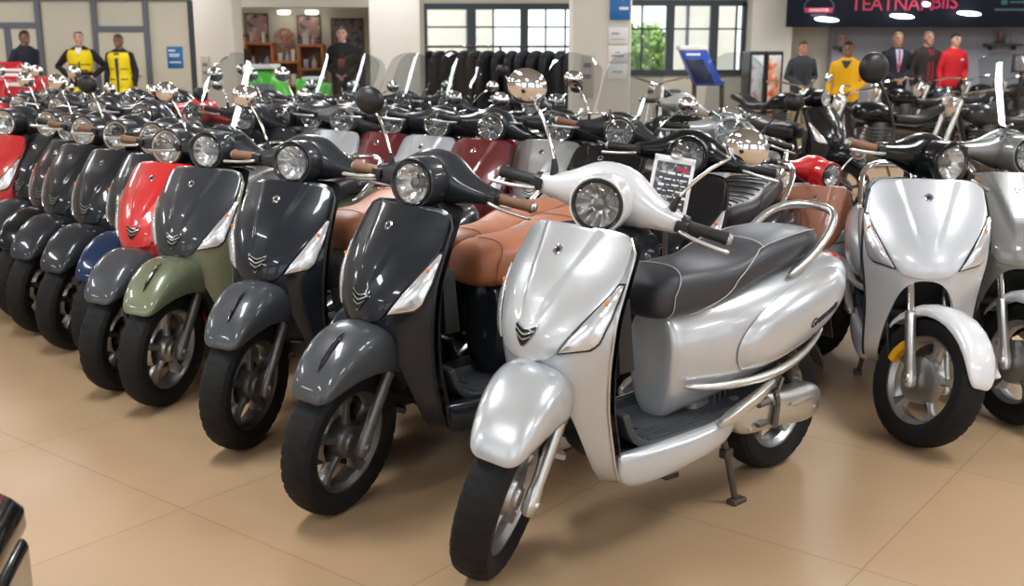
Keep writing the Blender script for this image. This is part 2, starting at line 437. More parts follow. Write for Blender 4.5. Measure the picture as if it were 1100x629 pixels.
# wheels
def wheel(c, Rw, w, pre):
    rb = Rw-.072
    prof = [(rb-.004, -w*.36), (rb+.008, -w*.43), (rb+.03, -w*.50), (Rw-.022, -w*.49), (Rw-.008, -w*.38), (Rw-.0015, -w*.2), (Rw, 0), (Rw-.0015, w*.2), (Rw-.008, w*.38), (Rw-.022, w*.49), (rb+.03, w*.5), (rb+.008, w*.43), (rb-.004, w*.36)]
    n = 150; mb = MB(); rings = []
    for k in range(n):
        ring = []
        for j, (r, h) in enumerate(prof):
            off = {3: 5, 4: 4, 5: 2, 7: 2, 8: 4, 9: 5}.get(j, 0)
            d = .0045 if (j in (3, 4, 5, 7, 8, 9) and (k+off) % 5 == 0) else 0
            a = 2*PI*k/n; ring.append((c[0]+(r-d)*math.cos(a), c[1]+h, c[2]+(r-d)*math.sin(a)))
        rings.append(ring)
    rings.append(rings[0]); mb.loft(rings, closed=False); SP[pre+'tyre'] = mb.mesh(pre+'tyre', sharp=25)
    mb = MB()
    h = w*.40
    mb.revolve([(rb+.004, -h), (rb+.003, -h+.005), (rb-.006, -h+.008), (rb-.014, -h*.4), (rb-.016, 0), (rb-.014, h*.4), (rb-.006, h-.008), (rb+.003, h-.005), (rb+.004, h)], c, 'y', 64)
    mb.revolve([(rb-.008, h-.010), (rb-.022, h*.4), (rb-.024, 0), (rb-.022, -h*.4), (rb-.008, -h+.010)], c, 'y', 64)
    mb.revolve([(.0, -.050), (.030, -.050), (.034, -.042), (.050, -.036), (.058, -.02), (.058, .02), (.050, .036), (.034, .042), (.030, .05), (0, .05)], c, 'y', 32)
    for k in range(5):
        a = 2*PI*k/5+.3; d = Vector((math.cos(a), 0, math.sin(a))); t = Vector((-math.sin(a), 0, math.cos(a))); C = Vector(c)
        rr = [(.045, .019, .026), (.075, .014, .021), (.11, .012, .019), (rb-.035, .016, .022), (rb-.016, .027, .027)]
        rings = []
        for r, tw, yw in rr:
            p = C+d*r; rings.append([p+t*tw*x+Vector((0, 1, 0))*yw*y for x, y in ((-1, -.5), (-.6, -1), (.6, -1), (1, -.5), (1, .5), (.6, 1), (-.6, 1), (-1, .5))])
        mb.loft(rings)
    SP[pre+'wheel'] = mb.mesh(pre+'wheel', sharp=30)
FA = (.578, 0, .235)
wheel(FA, .235, .108, 'f'); wheel((-.617, 0, .225), .225, .115, 'r')
mb = MB(); mb.revolve([(.045, -.054), (.100, -.054), (.102, -.056), (.102, -.058), (.100, -.060), (.045, -.060)], FA, 'y', 40)
for k in range(12):
    a = 2*PI*k/12; mb.tube([(FA[0]+.075*math.cos(a), -.0605, FA[2]+.075*math.sin(a)), (FA[0]+.075*math.cos(a), -.0615, FA[2]+.075*math.sin(a))], .007, 8)
SP['brake_disc'] = mb.mesh('brake_disc')
mb = MB(); mb.revolve([(0, -.058), (.016, -.058), (.07, -.050), (.082, -.046), (.084, -.02), (.084, .0)], FA, 'y', 40); SP['drum'] = mb.mesh('drum')
mb = MB()
for k in range(3):
    a = R(130+k*15); mb.box((FA[0]+.128*math.cos(a), -.066, FA[2]+.128*math.sin(a)), (.032, .03, .044), rot=Matrix.Rotation(-a, 3, 'Y'))
SP['caliper'] = mb.mesh('caliper', bev=.006)
# steering geometry and fork
A0 = Vector((.548, 0, .235)); AD = Vector((-.454, 0, .891)).normalized()
def steerM(a): return Matrix.Translation(A0) @ Matrix.Rotation(a, 4, AD) @ Matrix.Translation(-A0)
for s, nm in ((1, 'forkL'), (-1, 'forkR')):
    mb = MB(); pt = lambda l, dx=0.: Vector((.578, s*.080, .235))+AD*l+Vector((dx, 0, 0))
    mb.tube([pt(-.035), pt(-.025), pt(.0), pt(.03), pt(.05), pt(.22), pt(.235), pt(.24)], [.010, .020, .022, .021, .0185, .0195, .022, .017], 14, 0)
    mb.tube([(.578, s*.062, .235), (.578, s*.098, .235), (.578, s*.104, .235)], [.015, .015, .010], 10, 0)
    mb.tube([pt(.235), pt(.50)], .0135, 12, 1)
    mb.box(pt(.06)+Vector((-.018, 0, 0)), (.02, .012, .03), 0)
    SP[nm] = mb.mesh(nm)
# fenders
def fender(tabl, nm, n=2.5, k=17):
    mb = MB(); rings = []
    for ph, Rr, b, Rs in tabl:
        a = R(ph); d = Vector((math.cos(a), 0, math.sin(a))); ring = []
        for i in range(k):
            t = PI*i/(k-1); c, q = math.cos(t), math.sin(t)
            r = Rs+(Rr-Rs)*abs(q)**(2/n); ring.append(Vector(FA)+d*r+Vector((0, b*math.copysign(abs(c)**(2/n), c), 0)))
        rings.append(ring)
    mb.loft(rings, closed=False); SP[nm] = mb.mesh(nm, solid=.006, sub=1, sharp=50)
fender([(44, .256, .030, .252), (46, .264, .058, .249), (51, .280, .072, .246), (60, .304, .084, .243), (72, .333, .096, .240), (84, .356, .105, .238), (96, .368, .110, .238), (108, .370, .110, .238), (120, .358, .104, .242), (130, .338, .094, .250)], 'fender', 3.2)
fender([(14, .250, .03, .240), (18, .256, .050, .238), (30, .266, .064, .236), (50, .276, .072, .234), (75, .284, .076, .232), (100, .287, .077, .232), (125, .282, .074, .234), (145, .272, .068, .238), (152, .262, .05, .245)], 'fender_hug', 2.8)
mb = MB(); mb.tube([Vector(FA)+Vector((math.cos(R(p)), 0, math.sin(R(p))))*r+Vector((0, .012, 0)) for p, r in ((60, .305), (66, .320), (74, .338), (80, .350), (84, .3565))], [.001, .006, .0065, .005, .001], 8); SP['vent'] = mb.mesh('vent')
mb = MB(); mb.box(Vector(FA)+Vector((-.20, 0, .10)), (.012, .13, .15), rot=Matrix.Rotation(R(-30), 3, 'Y')); SP['mud_flap'] = mb.mesh('mud_flap', bev=.004)
# headset
HS = [(0, .165, .998, .072, .085), (.05, .166, .996, .070, .081), (.085, .168, .990, .062, .067), (.115, .170, .982, .052, .052), (.145, .170, .976, .043, .041), (.175, .168, .971, .036, .034), (.205, .164, .968, .029, .029), (.220, .162, .967, .025, .025)]
def ell(y, cx, cz, rx, rz, k=22): return [(cx+rx*math.cos(2*PI*i/k), y, cz+rz*math.sin(2*PI*i/k)) for i in range(k)]
mb = MB(); mb.loft([ell(-y, *r) for y, *r in HS[:0:-1]]+[ell(y, *r) for y, *r in HS])
hc = Vector((.312, 0, .990)); hn = Vector((1, 0, .06)).normalized(); hu = Vector((-.06, 0, 1)).normalized(); hy = Vector((0, 1, 0))
HK = .89
def hdisc(mb, prof, mi=0, n=40): disc(mb, hc, hy, hu, hn, [(r*HK, h) for r, h in prof], n, mi)
mb2 = MB(); hdisc(mb2, [(.060, -.16), (.082, -.13), (.091, -.08), (.0905, -.02), (.088, .0), (.0845, .006), (.078, .004), (.0765, -.012), (.072, -.034), (.052, -.058), (.02, -.066)])
mb.add(mb2.v, mb2.f)
mb.tube([Vector((.222, 0, .93)), Vector((.25, 0, .875))], [.06, .055], 20)
SP['handlebar_cover'] = mb.mesh('handlebar_cover', sub=1, sharp=0)
mb = MB(); rings = []
for i_, (r, h) in enumerate([(.0735, .002), (.068, -.014), (.060, -.026), (.048, -.037), (.034, -.045), (.018, -.049), (.010, -.050)]):
    r *= HK
    rings.append([hc+hy*r*math.cos(b)+hu*r*math.sin(b)+hn*(h+(.0035*math.sin(i_*.5)*(1.8 if (k//3) % 2 else -1.2))) for k, b in enumerate(np.linspace(0, 2*PI, 49)[:-1])])
mb.loft(rings, True, (False, True)); SP['headlight'] = mb.mesh('headlight', sharp=20)
mb = MB(); mb.tube([hc+hn*-.05, hc+hn*-.03, hc+hn*-.016, hc+hn*-.012], [.017, .019, .017, .008], 14); mb.tube([hc+hu*.006-hn*.035, hc+hu*.03-hn*.028], [.006, .004], 8); SP['bulb_shade'] = mb.mesh('bulb_shade')
mb = MB(); hdisc(mb, [(.0735, .0), (.0735, .004), (.066, .010), (.045, .016), (.022, .019), (.001, .020)]); SP['headlight_glass'] = mb.mesh('headlight_glass')
mb = MB(); pr = [(.0725+.0062*math.cos(a), .002+.0062*math.sin(a)) for a in np.linspace(0, 2*PI, 9)]; rings = [[hc+hy*r*HK*math.cos(b)+hu*r*HK*math.sin(b)+hn*h for r, h in pr[:-1]] for b in np.linspace(0, 2*PI, 49)[:-1]]
rings.append(rings[0]); mb.loft(rings, True, (False, False)); SP['headlight_ring'] = mb.mesh('headlight_ring')
for s, q in ((1, 'L'), (-1, 'R')):
    mb = MB(); g0 = Vector((.162, s*.217, .967)); gd = Vector((-.12, s*1, -.05)).normalized()
    mb.tube([g0, g0+gd*.004, g0+gd*.006, g0+gd*.012, g0+gd*.105, g0+gd*.112, g0+gd*.118], [.014, .0185, .021, .0165, .0165, .0195, .018], 16); SP['grip'+q] = mb.mesh('grip'+q)
    mb = MB(); mb.tube([g0+gd*.117, g0+gd*.122, g0+gd*.130], [.016, .0165, .010], 14); SP['barend'+q] = mb.mesh('barend'+q)
    mb = MB(); mb.tube([g0+gd*-.022, g0+gd*.008], [.030, .026], 14); mb.box(g0+gd*-.005+Vector((.022, 0, .0)), (.04, .035, .03)); SP['switch'+q] = mb.mesh('switch'+q, bev=.004)
    mb = MB(); l0 = g0+Vector((.045, -s*.012, -.008)); mb.tube([l0, l0+gd*.03+Vector((.012, 0, -.004)), l0+gd*.08+Vector((.012, 0, -.010)), l0+gd*.135+Vector((.004, 0, -.014)), l0+gd*.15+Vector((.002, 0, -.015))], [.009, .0068, .006, .0065, .008], 8); SP['lever'+q] = mb.mesh('lever'+q, sub=1, sharp=0)
    # mirror: stem and head
    mb = MB(); st = [Vector((.176, s*.172, .99)), Vector((.177, s*.175, 1.03)), Vector((.172, s*.195, 1.07)), Vector((.158, s*.240, 1.14)), Vector((.145, s*.292, 1.185))]
    mb.tube(st, [.0075, .006, .0055, .0055, .0055], 10); SP['mstem'+q] = mb.mesh('mstem'+q, sub=1, sharp=0)
    mb = MB(); mb.tube([Vector((.176, s*.172, .982)), Vector((.177, s*.174, 1.02)), Vector((.174, s*.183, 1.045))], [.013, .011, .007], 10); SP['mboot'+q] = mb.mesh('mboot'+q)
    mc = Vector((.142, s*.318, 1.215)); mn = Vector((1, -s*.10, -.05)).normalized(); mx = mn.cross(Vector((0, 0, 1))).normalized(); mz = mx.cross(mn)
    def mdisc(mb, prof, n=28):
        rings = [[mc+mx*r*1.12*math.cos(2*PI*k/n)+mz*r*.98*math.sin(2*PI*k/n)+mn*h for k in range(n)] for r, h in prof]; mb.loft(rings)
    mb = MB(); mdisc(mb, [(.049, -.010), (.0525, -.008), (.0535, 0), (.051, .010), (.043, .021), (.028, .030), (.012, .034), (.001, .035)]); SP['mirror'+q] = mb.mesh('mirror'+q, sub=1, sharp=45)
    mb = MB(); mdisc(mb, [(.047, -.0108), (.047, -.0118), (.001, -.0125)]); SP['mglass'+q] = mb.mesh('mglass'+q)
# windscreen
mb = MB(); rows = []
for t in np.linspace(0, 1, 17):
    w = np.interp(t, [0, .12, .6, .93, 1], [.09, .145, .150, .135, .10]); row = []
    for k in range(17):
        u = -1+k/8; row.append((.285-.20*t-.05*u*u-.02*t*t, u*w, 1.03+.345*t-.02*u*u*t-.012*(abs(u)**6)*(t > .9)))
    rows.append(row)
mb.grid(rows); SP['windscreen'] = mb.mesh('windscreen', solid=.004)
mb = MB()
for s in (1, -1): mb.tube([(.215, s*.07, 1.05), (.238, s*.075, 1.085), (.262, s*.075, 1.095)], .005, 8)
mb.tube([(.22, -.07, 1.06), (.22, .07, 1.06)], .006, 8); SP['screen_bracket'] = mb.mesh('screen_bracket')
# engine, exhaust, swing arm, stand, rear mudguard
def rbox(mb, x0, x1, y0, y1, sec):  # loft along x of (x, zc, hz) rounded side case
    rings = []
    for x, zc, hz, sh in sec:
        ring = []
        for i in range(20):
            a = 2*PI*i/20; c, q = math.cos(a), math.sin(a)
            ring.append((x, (y0+y1)/2+(y1-y0)/2*sh*math.copysign(abs(c)**.6, c), zc+hz*math.copysign(abs(q)**.75, q)))
        rings.append(ring)
    mb.loft(rings)
mb = MB(); rbox(mb, 0, 0, .085, .178, [(-.215, .300, .02, .5), (-.225, .298, .045, .85), (-.27, .292, .066, 1), (-.33, .288, .070, 1), (-.40, .280, .060, 1), (-.50, .268, .058, 1), (-.58, .262, .066, 1), (-.64, .262, .062, .95), (-.67, .265, .045, .8), (-.685, .268, .015, .4)])
for x in (-.28, -.36, -.5, -.62): mb.tube([(x, .17, .25), (x, .182, .25)], .008, 8)
mb.loft([[(x, .178+d, z) for x, z in ((-.45, .30), (-.62, .305), (-.645, .28), (-.47, .27))] for d in (0, .006)])
SP['transmission_case'] = mb.mesh('transmission_case', sub=1, sharp=35)
mb = MB(); rbox(mb, 0, 0, -.09, .09, [(-.12, .30, .03, .6), (-.14, .30, .06, .9), (-.24, .30, .07, 1), (-.34, .31, .075, 1), (-.42, .31, .06, .9)])
for k in range(6): mb.box((-.20-.025*k, 0, .30), (.006, .20, .15))
mb.tube([(-.40, .16, .29), (-.40, .19, .30), (-.38, .192, .34), (-.42, .185, .39)], .007, 8)
mb.tube([(-.30, .185, .33), (-.345, .19, .335)], .014, 8); mb.box((-.33, .182, .26), (.05, .02, .012)); mb.tube([(-.39, .186, .24), (-.40, .188, .31), (-.385, .186, .36)], [.012, .009, .012], 8)
SP['engine'] = mb.mesh('engine', bev=.002)
mb = MB(); mb.tube([(-.40, -.13, .255), (-.42, -.15, .26), (-.46, -.155, .268), (-.70, -.16, .315), (-.76, -.16, .33), (-.775, -.16, .333)], [.02, .045, .055, .055, .050, .03], 18)
mb.tube([(-.16, -.08, .25), (-.28, -.12, .235), (-.40, -.135, .255)], .018, 12)
SP['muffler'] = mb.mesh('muffler')
mb = MB(); mb.tube([(-.617, -.09, .225), (-.60, -.10, .30), (-.55, -.105, .47)], .02, 10); 
mb.tube([(-.60, .10, .30), (-.56, .105, .48)], .022, 10)
for k in range(7): mb.revolve([(.026, -.004), (.031, 0), (.026, .004)], (-.598+.006*k, .10, .32+.022*k), 'z', 12)
SP['shock'] = mb.mesh('shock')
mb = MB(); rings = []
for ph in np.linspace(20, 160, 15):
    a = R(ph); d = Vector((math.cos(a), 0, math.sin(a))); rings.append([Vector((-.617, 0, .225))+d*(.25+.012*q)+Vector((0, .062*c, 0)) for c, q in ((-1, -1), (-.95, .2), (-.6, 1), (0, 1.2), (.6, 1), (.95, .2), (1, -1))])
mb.loft(rings, closed=False); SP['mudguard'] = mb.mesh('mudguard', solid=.005)
mb = MB(); mb.loft([[(x, w*c, z) for c in (-1, -.5, 0, .5, 1)] + [(x+.006, w*c, z+.004) for c in (1, .5, 0, -.5, -1)] for x, z, w in ((-.76, .60, .07), (-.83, .50, .085), (-.86, .42, .08))]); SP['plate_holder'] = mb.mesh('plate_holder')
mb = MB()
for s in (1, -1):
    mb.tube([(-.215, s*.085, .215), (-.245, s*.105, .20), (-.255, s*.115, .15), (-.275, s*.135, .015)], [.013, .013, .011, .011], 10)
    mb.box((-.28, s*.138, .008), (.062, .034, .016)); mb.box((-.25, s*.112, .165), (.035, .03, .03))
mb.tube([(-.225, -.09, .21), (-.225, .09, .21)], .013, 10)
SP['centre_stand'] = mb.mesh('centre_stand', bev=.003)
mb = MB()
for s in (1, -1): mb = MB(); mb.ball((-.76, s*.135, .60), (.035, .016, .022), 8); SP['rsig'+'LR'[s < 0]] = mb.mesh('rsig'+'LR'[s < 0])
# lettering on the side cowl
def text_mesh(body, size, ext=.0008, shear=0., font_scale=1., align='CENTER', bold=0):
    cu = bpy.data.curves.new('t', 'FONT'); cu.body = body; cu.size = size; cu.extrude = ext; cu.shear = shear; cu.align_x = align; cu.align_y = 'CENTER'; cu.space_character = .95; cu.offset = bold
    o = bpy.data.objects.new('t', cu); COL.objects.link(o); dg = bpy.context.evaluated_depsgraph_get(); dg.update()
    me = bpy.data.meshes.new_from_object(o.evaluated_get(dg)); bpy.data.objects.remove(o); me.name = 'text_'+body; 
    me.materials.clear(); me.materials.append(None); return me
tm = text_mesh('Gransonato', .036, .001, .35, bold=.0007)
from mathutils.bvhtree import BVHTree
_me = SP['side_cowl']; bvh = BVHTree.FromPolygons([v.co.copy() for v in _me.vertices], [tuple(p.vertices) for p in _me.polygons])
for v in tm.vertices:
    lx, ly, lz = v.co; x = -.59-lx; z = .570+ly+lx*math.tan(R(15)); h_ = bvh.ray_cast(Vector((x, 1, z)), Vector((0, -1, 0)))
    v.co = (x, (h_[0].y if h_[0] else .1)+.0012+lz, z)
SP['script'] = tm
# ------------------------------------------------------------------ camera numbers used to work out places
FPX = 1150.; CH = 1.37; PT = math.atan(257/FPX)
_fw = Vector((0, math.cos(PT), -math.sin(PT))); _up = Vector((0, math.sin(PT), math.cos(PT)))
def ray(px, py): return (_fw*FPX+Vector((1, 0, 0))*(px-550)+_up*(314.5-py)).normalized()
def atz(px, py, z=0.):
    d = ray(px, py); return Vector((0, 0, CH))+d*((z-CH)/d.z)
def aty(px, py, Y):
    d = ray(px, py); p = Vector((0, 0, CH))+d*(Y/d.y); return p.x, p.z
def by_light(px, py, h, st=R(28), sc=1.):
    l = (steerM(st) @ Vector((.312, 0, .99)))*sc; w = atz(px, py, l.z); c, s = math.cos(h), math.sin(h)
    return (w.x-(c*l.x-s*l.y), w.y-(s*l.x+c*l.y))
def by_axle(px, py, h, st=R(28)):
    l = steerM(st) @ Vector(FA); w = atz(px, py, l.z); c, s = math.cos(h), math.sin(h)
    return (w.x-(c*l.x-s*l.y), w.y-(s*l.x+c*l.y))

def scooter(label, o, h, st, paint, panel=None, fen=None, head=None, seat=SEATK, grip=GRIPB, mir='LR', mhead=CHROME, mstem=CHROME, screen=False, hug=False, wheel=ALUD, lod=0, group='scooters parked in the showroom', sc=1., trim=None, stitch=None, ribs=False, vent=False, emblem=True, fork=ALUD, tail=None, knee=BLKPL, rail=CHROME, caliper=None, mk=.86, script=False, rearsig=True):
    panel = panel or paint; fen = fen or paint; head = head or paint; tail = tail or paint
    r = empty('scooter', label, 'scooter', (o[0], o[1], 0), h, group); r.scale = (sc, sc, sc)
    M = steerM(st)
    P = lambda nm, key, m, par=r, lab=None, MM=None: link(nm, SP[key], m, par, lab, MM)
    P('leg_shield', 'leg_shield', paint)
    for q in 'LR': P('edge_trim', 'edge_trim'+q, trim or BLKPL); P('sill', 'sill'+q, paint)
    pn = P('shield_panel', 'shield_panel', panel)
    P('badge', 'badge', CHROME, pn)
    if lod < 2: P('badge_mark', 'badge_mark', P_BLUE, pn)
    if emblem: P('emblem', 'emblem', [P_BLACK, ALUB], pn)
    for q in 'LR':
        t = P('turn_signal', 'sig'+q, SIGLENS); P('bezel', 'sig'+q+'f', BLKGL, t)
        if lod < 2: P('bulb', 'sig'+q+'b', AMBER, t, 'amber bulb')
    P('knee_panel', 'knee_panel', knee); P('belly_pan', 'belly_pan', BLKPL)
    fm = P('floor_mat', 'floor_mat', FLOORM)
    if lod < 2: P('mat_ribs', 'mat_ribs', FLOORM, fm)
    for q in 'LR': P('footrest', 'footrest'+q, ALUB if lod < 1 else BLKPL)
    tb = P('tail_body', 'tail_body', tail); P('side_cowl', 'side_cowl', tail, tb)
    P('sill_trim', 'sill_trim', ALUB if script else tail, tb)
    if script: P('model_script', 'script', BLKPL, tb, 'dark slanted lettering')
    se = P('seat', 'seat', seat)
    if lod < 2: P('stitching', 'stitching', stitch or (STITCHT if seat is SEATT else STITCH if seat is SEATG else SEATK), se)
    if ribs: P('seat_ribs', 'seat_ribs', seat, se)
    P('grab_rail', 'grab_rail', rail); P('tail_light', 'tail_light', REDL, r, 'red tail light')
    if rearsig:
        for q in 'LR': P('rear_signal', 'rsig'+q, AMBER, r, 'amber rear signal')
    P('transmission_case', 'transmission_case', ALU if lod else ALUB); P('engine', 'engine', ALUD); P('muffler', 'muffler', BLKPL); P('shock_absorber', 'shock', STEELW)
    P('mudguard', 'mudguard', BLKPL); P('plate_holder', 'plate_holder', BLKPL); P('centre_stand', 'centre_stand', STEELW)
    w = P('wheel', 'rwheel', wheel); P('tyre', 'rtyre', RUBBER, w)
    w = P('wheel', 'fwheel', wheel, r, None, M); P('tyre', 'ftyre', RUBBER, w); (None if hug else P('brake_disc', 'brake_disc', ALUD, w)); P('hub_drum', 'drum', wheel, w)
    if caliper: P('brake_caliper', 'caliper', caliper, r, 'yellow brake caliper', M)
    for q in 'LR': P('fork_leg', 'fork'+q, [fork, CHROME], r, None, M)
    fe = P('fender', 'fender_hug' if hug else 'fender', fen, r, None, M)
    if vent: P('fender_vent', 'vent', BLKGL, fe)
    if hug: P('mud_flap', 'mud_flap', BLKPL, r, None, M)
    P('handlebar_cover', 'handlebar_cover', head, r, None, M)
    hl = P('headlight', 'headlight', LENS, r, None, M); P('bulb_shade', 'bulb_shade', ALUD, hl); P('headlight_glass', 'headlight_glass', LAMPG, hl); P('headlight_ring', 'headlight_ring', BLKGL if lod == 0 else CHROME, hl)
    for q in 'LR':
        g = P('grip', 'grip'+q, grip, r, 'brown grip' if grip is GRIPT else None, M); P('bar_end', 'barend'+q, ALUB, g)
        P('switch_housing', 'switch'+q, BLKPL, r, None, M); P('brake_lever', 'lever'+q, ALUB, r, None, M)
        if q in mir:
            B = Matrix.Translation((.176, .172 if q == 'L' else -.172, .985)); m = P('mirror', 'mirror'+q, mhead, r, None, M @ B @ Matrix.Scale(mk, 4) @ B.inverted()); P('mirror_glass', 'mglass'+q, CHROME, m); P('mirror_stem', 'mstem'+q, mstem, m); P('stem_boot', 'mboot'+q, BLKPL, m)
    if screen:
        s_ = P('windscreen', 'windscreen', SCREEN, r, 'clear windscreen', M); P('screen_bracket', 'screen_bracket', ALUB, s_)
    return r

D = R
ROW = 'scooters in the front rank'; ROW2 = 'scooters in the second rank'; ROW3 = 'scooters in the far rank'
# front rank
scooter('silver scooter with charcoal seat and white handlebar cover nearest the camera', (.400, 3.045), D(-139), D(32), P_SILVER, head=P_PEARL, fen=P_SILVER, seat=SEATG, trim=ALUB, wheel=ALU, fork=ALUB, script=True, group=ROW, rail=ALUB, rearsig=False, mk=.98)
scooter('dark navy scooter with brown grips and tan seat right beside the silver one', (-.115, 3.480), D(-135), D(18), P_NAVY, fen=P_GREYF, head=P_CHAR, seat=SEATT, grip=GRIPT, mir='R', mhead=BLKPL, vent=True, group=ROW)
scooter('dark navy scooter with grey fender between the olive scooter and the brown gripped one', (-.665, 4.130), D(-119), D(13), P_NAVY, fen=P_GREYF, head=P_CHAR, seat=SEATT, grip=GRIPT, mir='R', vent=True, group=ROW)
scooter('olive green scooter with charcoal front panel and clear windscreen', (-1.105, 4.600), D(-119), D(13), P_OLIVE, panel=P_CHAR, head=P_CHAR, grip=GRIPT, mir='R', screen=True, vent=True, group=ROW, wheel=ALU, trim=P_OLIVE)
K = dict(lod=1, group=ROW)
def row1(label, ax, h, st, *a, **k): return scooter(label, by_axle(ax[0], ax[1], D(h), D(st)), D(h), D(st), *a, **{**K, **k})
row1('red fronted scooter with grey fender tucked behind the olive scooter', (133, 359), -121, 16, P_RED, fen=P_GREYF, head=P_CHAR, grip=GRIPT, mir='')
row1('black scooter with dark blue fender squeezed between red and black scooters', (121, 334), -122, 16, P_NAVY, fen=P_BLUE, head=P_CHAR, mir='')
row1('black scooter with clear signals just left of the blue fender', (82, 322), -123, 18, P_NAVY, fen=P_CHAR, head=P_CHAR, mir='R', mhead=BLKPL, grip=GRIPT, trim=P_BLACK)
row1('black scooter with chrome mirror, fifth of the dark ones from the olive scooter', (49, 307), -123, 18, P_NAVY, fen=P_CHAR, head=P_CHAR, mir='R', grip=GRIPT, trim=P_BLACK)
row1('dark scooter half hidden between two black ones near the left end', (34, 296), -124, 18, P_NAVY, fen=P_BLACK, head=P_CHAR, mir='')
row1('black scooter next to the red one at the left end of the front rank', (13, 283), -124, 18, P_NAVY, fen=P_CHAR, head=P_CHAR, mir='R')
scooter('red scooter cut off by the left edge of the photo', by_light(5, 132, D(-124), D(18)), D(-124), D(18), P_RED, head=P_CHAR, mir='R', lod=1, group=ROW)
# second rank
def row2(label, lp, h, *a, st=28, **k): return scooter(label, by_light(lp[0], lp[1], D(h), D(st)), D(h), D(st), *a, **{**dict(lod=1, group=ROW2), **k})
row2('black scooter with windscreen and brown grips in front of the pillar with notices', (665, 143), -125, P_BLACK, head=P_CHAR, grip=GRIPT, screen=True)
row2('light grey scooter with tall windscreen left of the black one by the pillar', (600, 138), -125, P_LGREY, head=P_CHAR, mir='', screen=True)
row2('maroon scooter nearest the pillar, without a windscreen', (527, 137), -126, P_MAROON, head=P_CHAR, mir='L', knee=P_RED)
row2('silver white scooter with windscreen between the two maroon scooters', (469, 134), -126, P_SILVERB, head=P_CHAR, mir='L', screen=True)
row2('maroon scooter with windscreen beside the grey pillar', (421, 131), -126, P_MAROON, head=P_CHAR, mir='L', screen=True)
row2('white scooter with light grey handlebar cover and windscreen behind dark ones', (367, 129), -126, P_SILVERB, head=P_GREY, mir='', screen=True)
row2('grey green scooter half hidden beside the white scooter', (335, 126), -126, P_GREY, head=P_CHAR, mir='R', lod=2)
row2('charcoal scooter with windscreen behind the brown gripped scooters', (300, 126), -126, P_CHAR, head=P_CHAR, mir='R', screen=False, lod=2)
row2('black scooter behind the windscreen of the olive scooter', (262, 127), -126, P_BLACK, head=P_CHAR, mir='LR', lod=2)
row2('charcoal scooter of the second rank above the blue fender', (152, 125), -126, P_CHAR, head=P_CHAR, mir='L', mhead=BLKPL, lod=2)
row2('black scooter of the second rank below the left vest wearer', (104, 119), -126, P_BLACK, head=P_CHAR, mir='LR', lod=2)
row2('dark grey scooter of the second rank below the man in navy', (62, 116), -126, P_GREYF, head=P_CHAR, mir='LR', lod=2)
row2('black scooter of the second rank in front of the red stand', (20, 113), -126, P_BLACK, head=P_CHAR, mir='LR', lod=2)
row2('dark scooter of the second rank behind the olive mirror', (208, 122), -126, P_NAVY, head=P_RED, mir='L', lod=2)
# far rank
def row3(label, lp, h, *a, st=28, **k): return scooter(label, by_light(lp[0], lp[1], D(h), D(st)), D(h), D(st), *a, **{**dict(lod=2, group=ROW3), **k})
row3('black scooter with windscreen of the far rank, left of the grey pillar', (372, 112), -125, P_BLACK, head=P_CHAR, mir='L', screen=True)
row3('charcoal scooter with windscreen of the far rank below the green stand', (330, 111), -125, P_CHAR, head=P_CHAR, mir='L', screen=True)
row3('black scooter of the far rank at the foot of the shop shelves', (285, 110), -125, P_BLACK, head=P_CHAR, mir='LR')
row3('black scooter of the far rank in front of the blue notice', (185, 109), -125, P_BLACK, head=P_CHAR, mir='L')
row3('charcoal scooter of the far rank below the right vest wearer', (138, 108), -125, P_CHAR, head=P_CHAR, mir='')
row3('dark scooter of the far rank beneath the left vest wearer', (92, 107), -125, P_NAVY, head=P_CHAR, mir='')
row3('dark scooter of the far rank by the navy coat', (48, 106), -125, P_BLACK, head=P_CHAR, mir='LR')
row3('black scooter of the far rank in front of the hanging coats', (480, 112), -125, P_BLACK, head=P_CHAR, mir='L', screen=True)
row3('charcoal scooter of the far rank right of the grey pillar', (432, 111), -125, P_CHAR, head=P_CHAR, mir='L', screen=True)
row3('dark scooter of the far rank behind the big chrome mirror', (570, 113), -125, P_BLACK, head=P_CHAR, mir='LR', mhead=BLKPL)
row3('black scooter with chrome lamp below the blue tilted panel', (740, 115), -110, P_BLACK, head=P_LGREY, mir='')
# right side
G4 = 'scooters around the right end'
scooter('black scooter with ribbed black seat standing right behind the silver one', by_light(738, 168, D(-122), D(18)), D(-122), D(18), P_BLACK, seat=SEATK, ribs=True, mir='', lod=0, group=G4)
scooter('light grey scooter with windscreen behind the ribbed black seat', by_light(785, 143, D(-115), D(22)), D(-115), D(22), P_LGREY, head=P_LGREY, mir='L', mhead=BLKPL, mstem=BLKPL, screen=True, lod=1, group=G4)
scooter('small red and white scooter with tan front panel', by_light(893, 189, D(-101), D(42), .83), D(-101), D(42), P_WHITE, panel=P_TANB, head=P_RED, fen=P_WHITE, tail=P_RED, seat=SEATK, knee=P_RED, mir='L', mhead=ALUB, lod=0, group=G4, sc=.83, emblem=False)
scooter('silver scooter with black handlebar cover facing the camera on the right', (1.590, 4.210), D(-103), D(36), P_SILVERB, head=P_BLACK, fen=P_PEARL, grip=GRIPT, mir='R', mhead=BLKPL, mstem=BLKPL, hug=True, wheel=ALU, emblem=False, mk=1.1, fork=ALUB, caliper=YELM, group=G4)
scooter('grey scooter with white fender at the right edge', (1.985, 4.45), D(-97), D(22), P_GREY, head=P_GREY, fen=P_PEARL, mir='L', screen=True, hug=True, wheel=ALU, fork=ALUB, emblem=False, group=G4)
scooter('black scooter standing alone in front of the dark jacket man', by_light(887, 106, D(-55), D(10)), D(-55), D(10), P_BLACK, mir='L', lod=1, group=G4)
